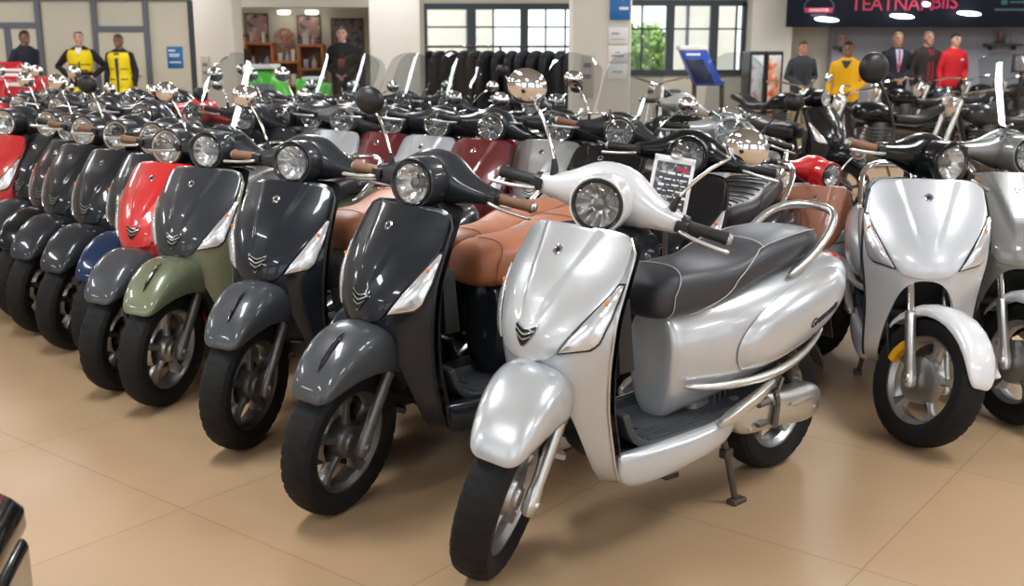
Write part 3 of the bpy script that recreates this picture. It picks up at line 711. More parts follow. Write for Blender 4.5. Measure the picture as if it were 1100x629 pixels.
scooter('dark scooter with tan seat squeezed in behind the nearest brown gripped scooter', (-.195, 3.92), D(-127), D(14), P_NAVY, sc=.95, head=P_CHAR, seat=SEATT, grip=GRIPB, mir='', lod=0, group=ROW)
# ------------------------------------------------------------------ the room
def floor_build(nt, b):
    tc = objco(nt)
    mp = N(nt, 'ShaderNodeMapping'); mp.inputs['Rotation'].default_value = (0, 0, R(38)); nt.links.new(tc, mp.inputs['Vector'])
    br = N(nt, 'ShaderNodeTexBrick', Scale=1.); br.offset = 0.; br.inputs['Brick Width'].default_value = .9; br.inputs['Row Height'].default_value = .9
    br.inputs['Mortar Size'].default_value = .0022; br.inputs['Mortar Smooth'].default_value = .3
    br.inputs['Color1'].default_value = (*srgb(181, 152, 119), 1); br.inputs['Color2'].default_value = (*srgb(177, 148, 115), 1); br.inputs['Mortar'].default_value = (*srgb(152, 122, 90), 1)
    nt.links.new(mp.outputs[0], br.inputs['Vector'])
    n = N(nt, 'ShaderNodeTexNoise', Scale=1.3, Detail=5.); nt.links.new(tc, n.inputs['Vector'])
    mr = N(nt, 'ShaderNodeMapRange'); mr.inputs['To Min'].default_value = .92; mr.inputs['To Max'].default_value = 1.06; nt.links.new(n.outputs['Fac'], mr.inputs['Value'])
    mx = N(nt, 'ShaderNodeMix'); mx.data_type = 'RGBA'; mx.blend_type = 'MULTIPLY'; mx.inputs['Factor'].default_value = 1.
    nt.links.new(br.outputs['Color'], mx.inputs['A']); nt.links.new(mr.outputs[0], mx.inputs['B']); nt.links.new(mx.outputs['Result'], b.inputs['Base Color'])
    n2 = N(nt, 'ShaderNodeTexNoise', Scale=4., Detail=3.); nt.links.new(tc, n2.inputs['Vector'])
    r2 = N(nt, 'ShaderNodeMapRange'); r2.inputs['To Min'].default_value = .30; r2.inputs['To Max'].default_value = .46; nt.links.new(n2.outputs['Fac'], r2.inputs['Value']); nt.links.new(r2.outputs[0], b.inputs['Roughness'])
FLOOR = mat('beige floor tiles', srgb(190, 165, 136), .35, spec=.35, build=floor_build)
CEIL = mat('cool grey ceiling', (.50, .55, .62), .8)
CREAM = mat('cream wall paint', srgb(205, 200, 186), .75, build=bump_noise(60, .05))
PANEL = mat('cream partition panel', srgb(212, 207, 190), .45, build=bump_noise(30, .03))
PILLARM = mat('off white pillar paint', srgb(216, 212, 203), .7, build=bump_noise(60, .05))
GREYW = mat('grey wall paint', srgb(160, 163, 172), .75, build=bump_noise(60, .05))
MULL = mat('grey blue frame', srgb(108, 112, 124), .5, .2)
MULLD = mat('dark window frame', srgb(58, 68, 74), .5, .2)
X0, X1, Y0, Y1, ZC = -14., 14., -4., 19., 3.4
struct('floor', MB().box(((X0+X1)/2, (Y0+22)/2, -.05), (X1-X0, 22-Y0, .1)), FLOOR)
struct('ceiling', MB().box(((X0+X1)/2, (Y0+22)/2, ZC+.05), (X1-X0, 22-Y0, .1)), CEIL)
struct('wall_left', MB().box((X0-.1, (Y0+22)/2, ZC/2), (.2, 22-Y0, ZC)), CREAM)
struct('wall_right', MB().box((X1+.1, (Y0+22)/2, ZC/2), (.2, 22-Y0, ZC)), GREYW)
X = lambda px, Y=Y1, py=57: aty(px, py, Y)[0]
Z = lambda py, Y=Y1: aty(550, py, Y)[1]
def bx(x0, x1, y0, y1, z0, z1, mb=None): return (mb or MB()).box(((x0+x1)/2, (y0+y1)/2, (z0+z1)/2), (abs(x1-x0), abs(y1-y0), abs(z1-z0)))
# unseen glazed front behind the photographer, added for contrast in reflections
mb = MB(); bx(X0, X1, Y0-.15, Y0, 0, .35, mb); bx(X0, X1, Y0-.15, Y0, 2.75, ZC, mb)
for k in range(8): bx(X0+k*4-.55, X0+k*4+.55, Y0-.15, Y0, .35, 2.75, mb)
struct('wall_front', mb, GREYW)
mb = MB()
for k in range(7):
    for q in (.3, .5, .7): xq = X0+.55+k*4+2.9*q; bx(xq-.03, xq+.03, Y0-.10, Y0-.04, .35, 2.75, mb)
    bx(X0+k*4+.55, X0+k*4+3.45, Y0-.10, Y0-.04, 1.9, 1.96, mb)
struct('window_3', mb, MULLD)
# left partition: cream panels in a grey frame, with a door in it
xa, xb = X(209), X(252)
struct('wall_partition', bx(X0, xb, Y1, Y1+.12, 0, ZC), PANEL)
tz = Z(1)
struct('trim_1', bx(X0, xa, Y1-.06, Y1, tz, tz+.12), MULL)
for i, px in enumerate((-62, 45, 105, 160, 208)):
    struct('trim_%d' % (i+2), bx(X(px)-.045, X(px)+.045, Y1-.06, Y1, 0, tz), MULL if px < 200 else MULLD)
for i, (p0, p1, zt) in enumerate(((-62, 45, 28), (105, 160, 32))):
    d = bx(X(p0)+.05, X(p1)-.05, Y1-.05, Y1-.01, .02, Z(zt)-.04)
    o = struct('door_%d' % (i+1), d, PANEL)
    fr = MB(); bx(X(p0)+.045, X(p1)-.045, Y1-.07, Y1-.01, Z(zt)-.04, Z(zt)+.06, fr); link('door_head', fr.mesh('door_head'), MULL, o)
    hd = MB(); hd.tube([(X(p1)-.16, Y1-.08, 1.0), (X(p1)-.30, Y1-.08, 1.0)], .012, 8); hd.tube([(X(p1)-.16, Y1-.02, 1.0), (X(p1)-.16, Y1-.09, 1.0)], .012, 8); link('door_handle', hd.mesh('door_handle'), CHROME, o)
    if i == 0: st = MB(); bx(X(8), X(8)+.12, Y1-.06, Y1-.005, .02, Z(zt)-.04, st); link('door_stile', st.mesh('door_stile'), MULL, o)
struct('baseboard_left', bx(X0, xb, Y1-.08, Y1, 0, .1), MULLD)
# shop recess behind the left bay
YR = 21.2
xs0, xs1 = X(252), X(398)
struct('wall_recess', bx(xs0-1, xs1+.5, YR, YR+.12, 0, ZC), CREAM)
struct('wall_recess_right', bx(xs1+.35, xs1+.5, Y1, YR, 0, ZC), CREAM)
struct('trim_10', bx(xs0-.02, xs1+.5, Y1-.1, Y1+.25, Z(8), ZC), PILLARM)
# back wall with two windows
def hole_wall(name, x0, x1, holes, m):
    mb = MB(); xs = x0
    for a, b, z0, z1 in holes:
        bx(xs, a, Y1, Y1+.2, 0, ZC, mb); bx(a, b, Y1, Y1+.2, 0, z0, mb); bx(a, b, Y1, Y1+.2, z1, ZC, mb); xs = b
    bx(xs, x1, Y1, Y1+.2, 0, ZC, mb); return struct(name, mb, m)
w1 = (X(450), X(622), Z(66), Z(7)); w2 = (X(672), X(799), Z(78), Z(3))
hole_wall('wall_back', xs1+.5, X(892), [w1, w2], CREAM)
def window(nm, w, bars, thins, hz):
    mb = MB(); a, b, z0, z1 = w; t = .05
    for q in (a, b): bx(q-t, q+t, Y1-.04, Y1+.10, z0, z1, mb)
    for q in (z0, z1): bx(a, b, Y1-.04, Y1+.10, q-t, q+t, mb)
    for px in bars: bx(X(px)-.07, X(px)+.07, Y1-.03, Y1+.08, z0, z1, mb)
    for px in thins: bx(X(px)-.016, X(px)+.016, Y1, Y1+.05, z0, z1, mb)
    for py in hz: bx(a, b, Y1+.01, Y1+.04, Z(py)-.014, Z(py)+.014, mb)
    o = struct(nm, mb, MULLD)
    p = MB(); bx(a, b, Y1+.055, Y1+.062, z0, z1, p); link('window_pane', p.mesh('window_pane'), PANE, o)
window('window_1', w1, (455, 507, 563), (586, 607, 530), (29,))
window('window_2', w2, (719, 766), (689, 790), (31,))
# grey end wall with the dark banner
xg = X(889)
struct('wall_grey', bx(xg, X1, Y1-.25, Y1+.2, 0, ZC), GREYW)
struct('wall_nib', bx(X(800), X(842), Y1-.5, Y1, 0, ZC), PILLARM)
struct('baseboard_right', bx(xg, X1, Y1-.28, Y1-.25, 0, .1), MULLD)
# pillars
def pillar(i, p0, p1, Y):
    a, b = X(p0, Y), X(p1, Y); d = b-a
    o = struct('trim_%d' % i, bx(a, b, Y, Y+d, 0, ZC), PILLARM, bev=.02)
    s_ = MB(); bx(a-.015, b+.015, Y-.015, Y+d+.015, 0, .12, s_); link('pillar_base', s_.mesh('pillar_base'), MULL, o); return a, b
pillar(20, 210, 252, 16.5)
pillar(21, 397, 452, 12.6)
pa, pb = pillar(22, 614, 678, 12.0)
# outside: a pale building and a bushy tree
OUT = mat('pale render outside', srgb(244, 240, 228), .8); GLASSB = mat('dark outside window', (.10, .12, .13), .2)
def outside(name, label, px0, px1, py1, Y, step):
    a, b = X(px0, Y), X(px1, Y); r = empty(name, label, 'building', ((a+b)/2, Y, 0))
    h = Z(py1, Y)
    link('wall', bx(a-(a+b)/2, b-(a+b)/2, 0, .3, 0, h).mesh('outwall'), OUT, r)
    x = a+.35
    while x < b-.2:
        link('strip', bx(x-(a+b)/2-.03, x-(a+b)/2+.03, -.04, 0, .3, h-.1).mesh('outstrip'), MULL, r); x += step
outside('building', 'pale building seen through the left window panes', 440, 531, -60, 23.5, .9)
outside('building', 'pale building seen through the middle of the right window', 720, 789, -60, 23.5, .5)
LEAF = mat('bright green leaves', (.20, .36, .07), .5, build=vary((.14, .28, .04), (.34, .50, .14), 6)); BARK = mat('brown bark', (.12, .08, .05), .8)
tx, ty = X(692, 25), 25.
tr = empty('tree', 'leafy green tree outside the right window', 'tree', (tx, ty, 0))
mb = MB(); mb.tube([(0, 0, -.2), (.03, .02, .8), (0, 0, 1.6)], [.12, .10, .05], 10)
for k in range(5): mb.tube([(0, 0, .7+.15*k), (.5*math.cos(k*2.2), .4*math.sin(k*2.2), 1.3+.18*k)], [.04, .015], 7)
link('trunk', mb.mesh('trunk'), BARK, tr)
mb = MB(); rnd = random.Random(3)
for k in range(1500):
    while True:
        p = Vector((rnd.uniform(-1, 1), rnd.uniform(-1, 1), rnd.uniform(-1, 1)))
        if .3 < p.length < 1: break
    p = Vector((p.x*.95, p.y*.8, 1.25+p.z*.80)); q = Quaternion((rnd.random()-.5, rnd.random()-.5, rnd.random()-.5, rnd.random()-.5)).normalized(); l = .07+.05*rnd.random()
    pts = [q @ Vector(v)*l+p for v in ((-1, 0, 0), (-.3, .42, .08), (.4, .36, .06), (1, 0, -.05), (.4, -.36, .06), (-.3, -.42, .08))]; mb.add(pts, [(0, 1, 2, 3, 4, 5)])
link('foliage', mb.mesh('foliage', merge=False, sharp=0), LEAF, tr)
struct('trim_30', MB().box((0, 27, -.06), (40, 9.8, .1)), mat('paving outside', (.55, .55, .52), .8))
# ------------------------------------------------------------------ notices and signs
INKW = mat('white print', (.85, .87, .9), .5); INKG = mat('grey print', (.25, .26, .28), .5); BLUES = mat('blue notice board', srgb(16, 108, 178), .4, 0, .2)
def board(name, label, cat, x, y, z, w, h, m, parent=None, t=.02):
    r = empty(name, label, cat, (x, y, z)); link('board', MB().box((0, 0, 0), (w, t, h)).mesh(name+'_b', bev=.004), m, r); return r
def bars(r, lst, m, t=.02, nm='lettering'):
    for x, z, w, h in lst: link(nm, MB().box((x, -t/2-.003, z), (w, .004, h)).mesh('bar'), m, r)
def words(r, lst, m, y=-.013, nm='lettering'):
    for tx_, x, z, sz in lst:
        me = text_mesh(tx_, sz, .002); me.transform(Matrix.Translation((x, y, z)) @ Matrix.Rotation(PI/2, 4, 'X')); link(nm, me, m, r)
sx, sz = aty(188, 61.5, Y1-.02)
r = board('notice', 'blue notice on the cream partition behind the vest wearers', 'sign', sx, Y1-.010, sz, .27, .36, BLUES)
bars(r, [(-.05, .115, .12, .03), (-.01, .05, .19, .018), (-.01, .02, .17, .018), (0, -.085, .20, .022)], INKW)
zc_ = lambda py: aty(660, py, 12.0)[1]
r = board('notice', 'blue notice high on the white pillar beside the window', 'sign', X(665, 12), 11.985, zc_(6), .22, .30, BLUES)
bars(r, [(.04, -.03, .10, .03), (-.04, .10, .10, .02)], INKW)
for k, (py, nm, l) in enumerate(((38, 'upper', [(-.03, .02, .08, .014), (0, -.04, .14, .006)]), (58, 'middle', [(.0, .015, .05, .01), (0, -.02, .13, .022)]), (77, 'lowest', [(0, 0, .11, .012)]))):
    r = board('paper_notice', '%s white paper notice on the pillar below the blue one' % nm, 'sign', X(663.5, 12), 11.992, zc_(py), .21, .17, mat('white paper', (.80, .80, .80), .6), t=.008)
    bars(r, l, INKG, .008)
r = board('switch_panel', 'grey metal switch panel on the white pillar', 'panel', X(631, 12), 11.99, zc_(82), .14, .46, mat('dull grey metal', srgb(178, 172, 160), .5, .3), t=.03); bars(r, [(0, .12, .08, .05), (0, .0, .08, .05)], MULL, .03, 'switch')
r = board('switch_panel', 'grey metal switch panel on the pillar left of the shop', 'panel', X(220, 16.5), 16.49, aty(220, 78, 16.5)[1], .12, .5, MATS['dull grey metal'], t=.03); bars(r, [(0, .12, .07, .05), (0, .0, .07, .05)], MULL, .03, 'switch')
# banner
BAN = mat('dark navy banner', (.008, .010, .018), .5, 0, 0, .15); PINK = mat('pink red print', srgb(190, 40, 80), .5); TEAL = mat('teal print', srgb(50, 92, 98), .5); GREY5 = mat('faint grey print', srgb(70, 80, 100), .5)
YB = 18.2; xb0, xb1 = X(843, YB), X(1170, YB); zb0, zb1 = Z(29, YB), Z(-25, YB)
r = empty('banner', 'long dark banner with pink lettering above the standing group', 'banner', ((xb0+xb1)/2, YB, (zb0+zb1)/2))
cx, cz = (xb0+xb1)/2, (zb0+zb1)/2
link('board', MB().box((0, 0, 0), (xb1-xb0, .08, zb1-zb0)).mesh('banner_b', bev=.006), BAN, r)
bl = lambda px, py: (X(px, YB)-cx, Z(py, YB)-cz)
words(r, [('TEATNAN', *bl(954, 5), .31), ('BIIS', *bl(1009, 3), .31)], PINK, -.043)
mb = MB(); px_, pz_ = bl(876, 9)
mb.tube([(px_+.24*math.cos(a), -.043, pz_+.02+.17*math.sin(a)) for a in np.linspace(-.3, PI+.3, 24)], .012, 6); link('logo_ring', mb.mesh('logo_ring'), GREY5, r)
bars(r, [(px_, pz_-.03, .46, .075)], PINK, .08, 'logo_band'); words(r, [('GRANTOR', px_, pz_-.03, .07)], INKW, -.047)
bars(r, [(px_, pz_-.11, .26, .03)], GREY5, .08, 'logo_line')
gx, gz_ = bl(1079, 3); bars(r, [(gx-.10, gz_+.01, .10, .08), (gx+.14, gz_+.01, .30, .03), (gx+.1, gz_-.11, .70, .035)], TEAL, .08, 'small_print')
mb = MB()
for k in range(4): mb = MB(); xk = (xb0-cx)+.4+k*(xb1-xb0-.8)/3; mb.tube([(xk, 0, (zb1-zb0)/2-.02), (xk, 0, ZC-cz)], .01, 6); link('hanger', mb.mesh('hanger'), STEELW, r)
STREAKM = mat('glowing white strip', (1, 1, 1), .5, emit=(.95, .97, 1), es=7.)  # glowing shapes stand in for ceiling lights reflected in the banner
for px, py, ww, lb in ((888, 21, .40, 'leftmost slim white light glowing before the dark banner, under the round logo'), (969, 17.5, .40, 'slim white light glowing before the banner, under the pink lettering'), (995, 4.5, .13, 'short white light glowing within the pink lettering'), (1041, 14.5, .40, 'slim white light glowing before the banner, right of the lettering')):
    x, z = aty(px, py, YB-.22); o = link('light_strip', MB().ball((0, 0, 0), (ww/2, .05, .035), 10).mesh('led'), STREAKM, None); o.location = (x, YB-.22, z); o.rotation_euler = (0, R(4), 0); tag(o, lb, 'lamp', 'lights in front of the banner')
    link('arm', MB().tube([(0, .02, 0), (0, .19, .02)], .012, 8).mesh('ledarm'), STEELW, o)  # arm added only to carry the reflection streak
# ------------------------------------------------------------------ shop recess things
WOOD = mat('orange brown wood', srgb(176, 104, 52), .5, build=vary(srgb(160, 92, 44), srgb(188, 116, 60), 9)); WOODD = mat('dark wood', srgb(96, 58, 34), .5)
def shelf_unit(label, p0, p1, ptop, Y, seed):
    a, b = X(p0, Y), X(p1, Y); h = Z(ptop, Y); w = b-a; r = empty('shelf_unit', label, 'shelf', ((a+b)/2, Y, 0), 0, 'wooden shop shelves')
    link('back_panel', bx(-w/2, w/2, .33, .35, 0, h).mesh('sb'), WOODD, r)
    for s_ in (-1, 1): link('side_panel', bx(s_*w/2-.02, s_*w/2+.02, 0, .35, 0, h).mesh('ss'), WOOD, r)
    zs = [h-.01-.42*k for k in range(4)]
    for z in zs: link('shelf_board', bx(-w/2, w/2, -.01, .33, z-.025, z+.015).mesh('sh'), WOOD, r)
    rn = random.Random(seed)
    for k, z in enumerate(zs[:3]):
        x = -w/2+.06
        while x < w/2-.10:
            ww = .05+.06*rn.random(); hh = .08+.13*rn.random(); kind = rn.random()
            c = rn.choice([(.75, .72, .68), (.55, .25, .18), (.8, .5, .4), (.35, .4, .5), (.7, .6, .5), (.25, .2, .2)])
            m = mat('goods %.2f %.2f' % (c[0], c[1]), c, .5)
            mb = MB()
            if kind < .5: mb.box((0, 0, hh/2), (ww, .08, hh)); mb.box((0, -.042, hh*.5), (ww*.7, .004, hh*.4)); nm, cat, dsc = 'carton', 'box', 'carton'
            else: mb.revolve([(0, 0), (ww*.45, 0), (ww*.5, .01), (ww*.5, hh*.6), (ww*.2, hh*.8), (ww*.2, hh), (0, hh)], (0, 0, 0), 'z', 12); nm, cat, dsc = 'bottle', 'bottle', 'bottle'
            o = link(nm, mb.mesh('goods', bev=.003 if kind < .5 else 0), m, None); o.location = ((a+b)/2+x+ww/2, Y+.14, z+.015)
            tag(o, 'small %s on the wooden shop shelves' % dsc, cat, '%ss on the shop shelves' % dsc)
            x += ww+.03+.04*rn.random()
shelf_unit('wooden shop shelf unit below the left poster', 264, 292, 46, 20.0, 1)
shelf_unit('wooden shop shelf unit below the middle poster', 321, 346, 48, 20.0, 2)
shelf_unit('low wooden shop shelf unit between the two posters', 294, 320, 66, 20.0, 3)
def blot(c, sc=7.):
    def f(nt, b):
        n = N(nt, 'ShaderNodeTexNoise', Scale=sc, Detail=2.); nt.links.new(objco(nt), n.inputs['Vector'])
        r_ = nt.nodes.new('ShaderNodeValToRGB'); e = r_.color_ramp.elements; e[0].position = .36; e[1].position = .64; e[0].color = (*c[0], 1); e[1].color = (*c[-1], 1)
        for i, k in enumerate(c[1:-1]): q = e.new(.36+.28*(i+1)/(len(c)-1)); q.color = (*k, 1)
        nt.links.new(n.outputs['Fac'], r_.inputs['Fac']); nt.links.new(r_.outputs['Color'], b.inputs['Base Color'])
    return f
PO1 = mat('poster print dusk', (.3, .2, .2), .4, build=blot([(.05, .03, .05), (.30, .26, .32), (.45, .20, .13), (.55, .5, .55)]))
PO2 = mat('poster print dark', (.1, .08, .08), .4, build=blot([(.02, .02, .03), (.10, .08, .09), (.18, .15, .16), (.06, .05, .06)]))
PO3 = mat('poster print warm', (.4, .2, .2), .4, build=blot([(.40, .40, .48), (.55, .25, .18), (.30, .12, .08), (.40, .42, .5)]))
def poster(label, p0, p1, y0, y1, Y, m, arch=False):
    x0, x1, z1, z0 = X(p0, Y), X(p1, Y), Z(y0, Y), Z(y1, Y); w, h = x1-x0, z1-z0
    r = empty('poster', label, 'poster', ((x0+x1)/2, Y, (z0+z1)/2), 0, None)
    if arch:
        n = 20; out = [(-w/2, -h/2), (w/2, -h/2)]+[(w/2*math.cos(a), h/2-w/2*.9+w/2*.9*math.sin(a)) for a in np.linspace(0, PI, n)]
        mb = MB(); mb.loft([[(x, y, z) for x, z in out] for y in (-.012, .012)])
    else: mb = MB().box((0, 0, 0), (w, .024, h))
    link('print', mb.mesh('poster_p', bev=.002), m, r)
    if not arch:
        f = MB()
        for s_ in (-1, 1): f.box((s_*w/2, 0, 0), (.02, .035, h+.02)); f.box((0, 0, s_*h/2), (w+.02, .035, .02))
        link('frame', f.mesh('poster_f'), WOODD, r)
poster('tall hazy poster above the left wooden shelf', 265, 289, 15, 44, YR-.014, PO1)
poster('tall poster with dark top above the middle wooden shelf', 321, 345, 17, 46, YR-.014, PO1)
poster('arched pink and grey picture board between the shelves', 295, 318, 30, 64, YR-.0115, PO3, True)
poster('large dark poster behind the man in the black jacket', 357, 391, 20, 92, YR-.014, PO2)
LITE = mat('glowing ceiling spot', (1, 1, 1), .5, emit=(1, .93, .8), es=6.)
for px in (305, 335):
    x, z = aty(px, 14, 20.9); mb = MB(); mb.revolve([(.0, -.02), (.10, -.02), (.12, .0), (.12, .04), (0, .05)], (0, 0, 0), 'z', 20)
    o = link('spot_lamp', mb.mesh('spot_lamp'), LITE, None); o.location = (x, 20.85, ZC-.06) if False else (x, 20.9, z); tag(o, 'small round wall spot above the %s shelf' % ('low' if px == 305 else 'middle'), 'lamp')
    o2 = link('bracket', bx(-.015, .015, 0, .3, .0, .03).mesh('sbr'), STEELW, o)
# ------------------------------------------------------------------ big stands and boards
def prism(mb, prof, x0, x1):
    mb.loft([[(x, y, z) for y, z in prof] for x in (x0, x1)]); return mb
Yk = 15.
REDP = mat('red display panel', srgb(188, 16, 34), .35, 0, .4); GREENP = mat('bright green panel', srgb(70, 190, 50), .4, 0, .3); BLUEP = mat('blue display panel', srgb(22, 74, 180), .4, 0, .3); WH = mat('white panel', (.8, .8, .82), .4)
x0, x1 = X(-35, Yk), X(43, Yk); zt = Z(66, Yk)
r = empty('display_stand', 'red slanted stand with white stripes at the left edge', 'stand', ((x0+x1)/2, Yk, 0)); w = x1-x0
link('body', prism(MB(), [(-.35, 0), (-.35, zt-.40), (-.28, zt-.25), (.25, zt), (.35, zt-.02), (.35, 0)], -w/2, w/2-.38).mesh('sbody', bev=.03), REDP, r)
link('side_box', bx(w/2-.5, w/2, -.3, .35, 0, zt-.20).mesh('sbox', bev=.06), REDP, r)
for k in range(2): link('stripe', MB().box((-w/2+.55, -.06-.13*k, zt-.115-.062*k), (.75, .07, .012), rot=Matrix.Rotation(R(25), 3, 'X')).mesh('stripe'), WH, r)
link('name_plate', MB().box((w/2-.27, -.315, zt-.30), (.20, .02, .05)).mesh('np', bev=.005), WH, r)
x0, x1 = X(268, 14.), X(310, 14.); zt = Z(74, 14.); w = x1-x0
r = empty('display_stand', 'bright green stand with white top in front of the shop', 'stand', ((x0+x1)/2, 14., 0))
link('body', MB().loft([[(-w/2, y, 0), (w/2, y, 0), (w/2, y, zt-.36), (w/2-.08, y, zt-.16), (w/2-.22, y, zt-.04), (-w/2, y, zt)] for y in (-.3, .3)]).mesh('gbody', bev=.03), GREENP, r)
link('lid', MB().box((-w/2+.17, 0, zt+.03), (.34, .5, .06)).mesh('glid', bev=.015), WH, r); link('vent', bx(-.14, .12, -.315, -.3, zt-.30, zt-.18).mesh('gv', bev=.01), MULL, r)
x0, x1 = X(320, 13.8), X(352, 13.8); r = empty('display_stand', 'small green stand low between the dark windscreens', 'stand', ((x0+x1)/2, 13.8, 0)); w = x1-x0
link('body', MB().loft([[(-w/2, y, 0), (w/2, y, 0), (w/2, y, Z(90, 13.8)), (-w/2, y, Z(84, 13.8))] for y in (-.25, .25)]).mesh('gb2', bev=.03), GREENP, r); link('lid', MB().box((0, 0, Z(84, 13.8)), (w*.6, .4, .04)).mesh('gl2', bev=.01), WH, r)
# tilted blue board on legs
Yb = 13.5; p = [aty(*q, Yb) for q in ((731, 54), (759, 54), (777, 92), (747, 92))]
r = empty('display_board', 'tilted blue display board with dark middle and white top', 'board', (p[0][0], Yb, 0)); P0 = [Vector((a-p[0][0], 0, b)) for a, b in p]
def slab(pts, y0, y1): return MB().loft([[(q.x, y, q.z) for q in pts] for y in (y0, y1)])
link('panel', slab(P0, -.05, .22).mesh('bp', bev=.015), BLUEP, r)
c_ = sum(P0, Vector())/4; link('screen', slab([c_+(q-c_)*.68+Vector((-.03, 0, -.04)) for q in P0], -.06, -.045).mesh('bs', bev=.005), mat('dark blue inset', (.008, .015, .05), .25), r)
link('top_edge', slab([P0[0]+Vector((-.02, 0, 0)), P0[1]+Vector((.0, 0, 0)), P0[1]+Vector((.0, 0, .055)), P0[0]+Vector((-.02, 0, .055))], -.06, .24).mesh('bt', bev=.01), WH, r)
bars_ = MB(); bars_.box((P0[0].x+.15, -.056, P0[0].z-.05), (.17, .01, .025)); link('lettering', bars_.mesh('bl'), INKW, r)
for s_ in (2, 3): link('leg', MB().tube([(P0[s_].x, .1, P0[s_].z+.05), (P0[s_].x+.03, .1, 0)], .03, 10).mesh('bleg'), STEELW, r)
# drinks machines
def cooler(label, p0, p1, m):
    Yv = 17.2; a, b = X(p0, Yv), X(p1, Yv); h = Z(55, Yv); w = b-a; r = empty('drinks_machine', label, 'machine', ((a+b)/2, Yv, 0))
    link('cabinet', bx(-w/2, w/2, 0, .6, 0, h).mesh('cab', bev=.015), BLKPL, r)
    link('front_glass', bx(-w/2+.035, w/2-.035, -.02, 0, .35, h-.06).mesh('cfr', bev=.006), m, r); link('kick_plate', bx(-w/2+.02, w/2-.02, -.012, 0, .04, .28).mesh('ckp'), STEELW, r)
    link('handle', MB().tube([(w/2-.05, -.05, h*.45), (w/2-.05, -.05, h*.75)], .012, 8).mesh('ch'), CHROME, r)
cooler('drinks machine with pale glass front by the cream wall', 806, 823, mat('pale cooler front', (.6, .66, .7), .3, build=blot([(.75, .8, .84), (.6, .68, .74), (.75, .8, .84), (.5, .2, .2)], 5)))
cooler('drinks machine with red and orange pictures by the cream wall', 824, 842, mat('picture cooler front', (.7, .6, .5), .3, build=blot([(.75, .74, .7), (.75, .74, .7), (.85, .3, .08), (.6, .05, .05)], 5)))
# wall shelf, framed board and monitor on the grey wall
Yg = Y1-.26
x, z = aty(1075, 48, Yg); r = empty('wall_shelf', 'thin dark shelf on the grey wall', 'shelf', (x, Yg, z)); link('board', bx(-.30, .30, -.2, 0, -.02, .02).mesh('wsb', bev=.004), MULLD, r)
for s_ in (-1, 1): link('bracket', bx(s_*.2-.01, s_*.2+.01, -.12, 0, -.09, -.02).mesh('wsk'), MULLD, r)
o = link('ornament', MB().revolve([(0, 0), (.05, 0), (.06, .03), (.02, .08), (.045, .14), (.03, .2), (0, .21)], (0, 0, 0), 'z', 14).mesh('orn'), mat('dull copper', (.30, .17, .13), .4, .5)); o.location = (x-.08, Yg-.1, z+.02); tag(o, 'dull copper ornament on the thin wall shelf', 'ornament')
o = link('ornament', MB().revolve([(0, 0), (.04, 0), (.04, .1), (.015, .13), (.02, .17), (0, .18)], (0, 0, 0), 'z', 14).mesh('orn2'), mat('grey ceramic', (.32, .31, .33), .4)); o.location = (x+.06, Yg-.1, z+.02); tag(o, 'grey ornament beside the copper one on the wall shelf', 'ornament')
x, z = aty(903, 51, Yg); r = empty('wall_shelf', 'small dark shelf on the grey wall beside the man in yellow', 'shelf', (x, Yg, z)); link('board', bx(-.14, .14, -.15, 0, -.015, .015).mesh('wsc', bev=.003), MULLD, r)
link('bracket', bx(-.01, .01, -.1, 0, -.07, -.015).mesh('wsd'), MULLD, r)
o = link('picture_frame', bx(-.09, .09, -.015, .015, 0, .22).mesh('pf', bev=.004), mat('dull frame', (.28, .25, .25), .5)); o.location = (x, Yg-.07, z+.015); tag(o, 'small framed picture on the shelf beside the man in yellow', 'frame'); link('print', bx(-.06, .06, -.018, -.014, .03, .19).mesh('pfp'), PO3, o)
x, z = aty(1099, 68, 17.); r = empty('monitor', 'dark monitor screen on a stand at the right edge', 'screen', (x, 17., 0)); link('screen_frame', bx(-.17, .17, -.03, .03, z-.14, z+.14).mesh('mf', bev=.01), mat('navy frame', (.03, .04, .09), .4), r); link('screen', bx(-.135, .135, -.036, -.028, z-.11, z+.11).mesh('ms'), mat('dim display', (.2, .25, .32), .2, build=blot([(.10, .14, .25), (.35, .36, .4), (.3, .15, .12), (.5, .5, .5)], 9)), r)
link('pole', MB().tube([(0, .02, .03), (0, .02, z-.1)], .03, 10).mesh('mp'), BLKPL, r); link('foot', MB().revolve([(0, 0), (.25, 0), (.25, .02), (.04, .04), (0, .04)], (0, .02, 0), 'z', 24).mesh('mfo'), BLKPL, r)
# poster board on legs in front of the ribbed seat scooter
FRW = mat('white glossy frame', (.82, .82, .84), .25, 0, .5)
def sheet(nt, b): blot([(.012, .014, .02), (.012, .014, .02), (.02, .022, .03), (.30, .30, .32)], 55)(nt, b)
DKS = mat('dark printed sheet', (.02, .02, .03), .25, 0, .6, build=sheet)
q = Vector(atz(725, 205, .84)); q = Vector((.50, 3.47, 0)); tl = R(-13)
r = empty('poster_stand', 'white framed dark price sheet on a thin stand behind the silver handlebar', 'sign', (q.x, q.y, 0), R(-14))
TM = Matrix.Translation((.012, 0, .935)) @ Matrix.Scale(.74, 4) @ Matrix.Rotation(R(8), 4, 'Y') @ Matrix.Rotation(tl, 4, 'X')
def tmesh(mb, nm, **k):
    me = mb.mesh(nm, **k); me.transform(TM); return me
link('sheet', tmesh(MB().box((0, 0, 0), (.165, .008, .27)), 'psh'), DKS, r)
f = MB()
for s_ in (-1, 1): f.box((s_*.082, -.002, 0), (.016, .016, .285))
f.box((0, -.002, .137), (.18, .016, .03)); f.box((0, -.002, -.14), (.18, .016, .012)); link('frame', tmesh(f, 'pfr', bev=.003), FRW, r)
link('clip', tmesh(MB().box((0, -.012, .152), (.04, .02, .022)), 'pcl', bev=.004), ALUB, r)
mb = MB()
rn = random.Random(5)
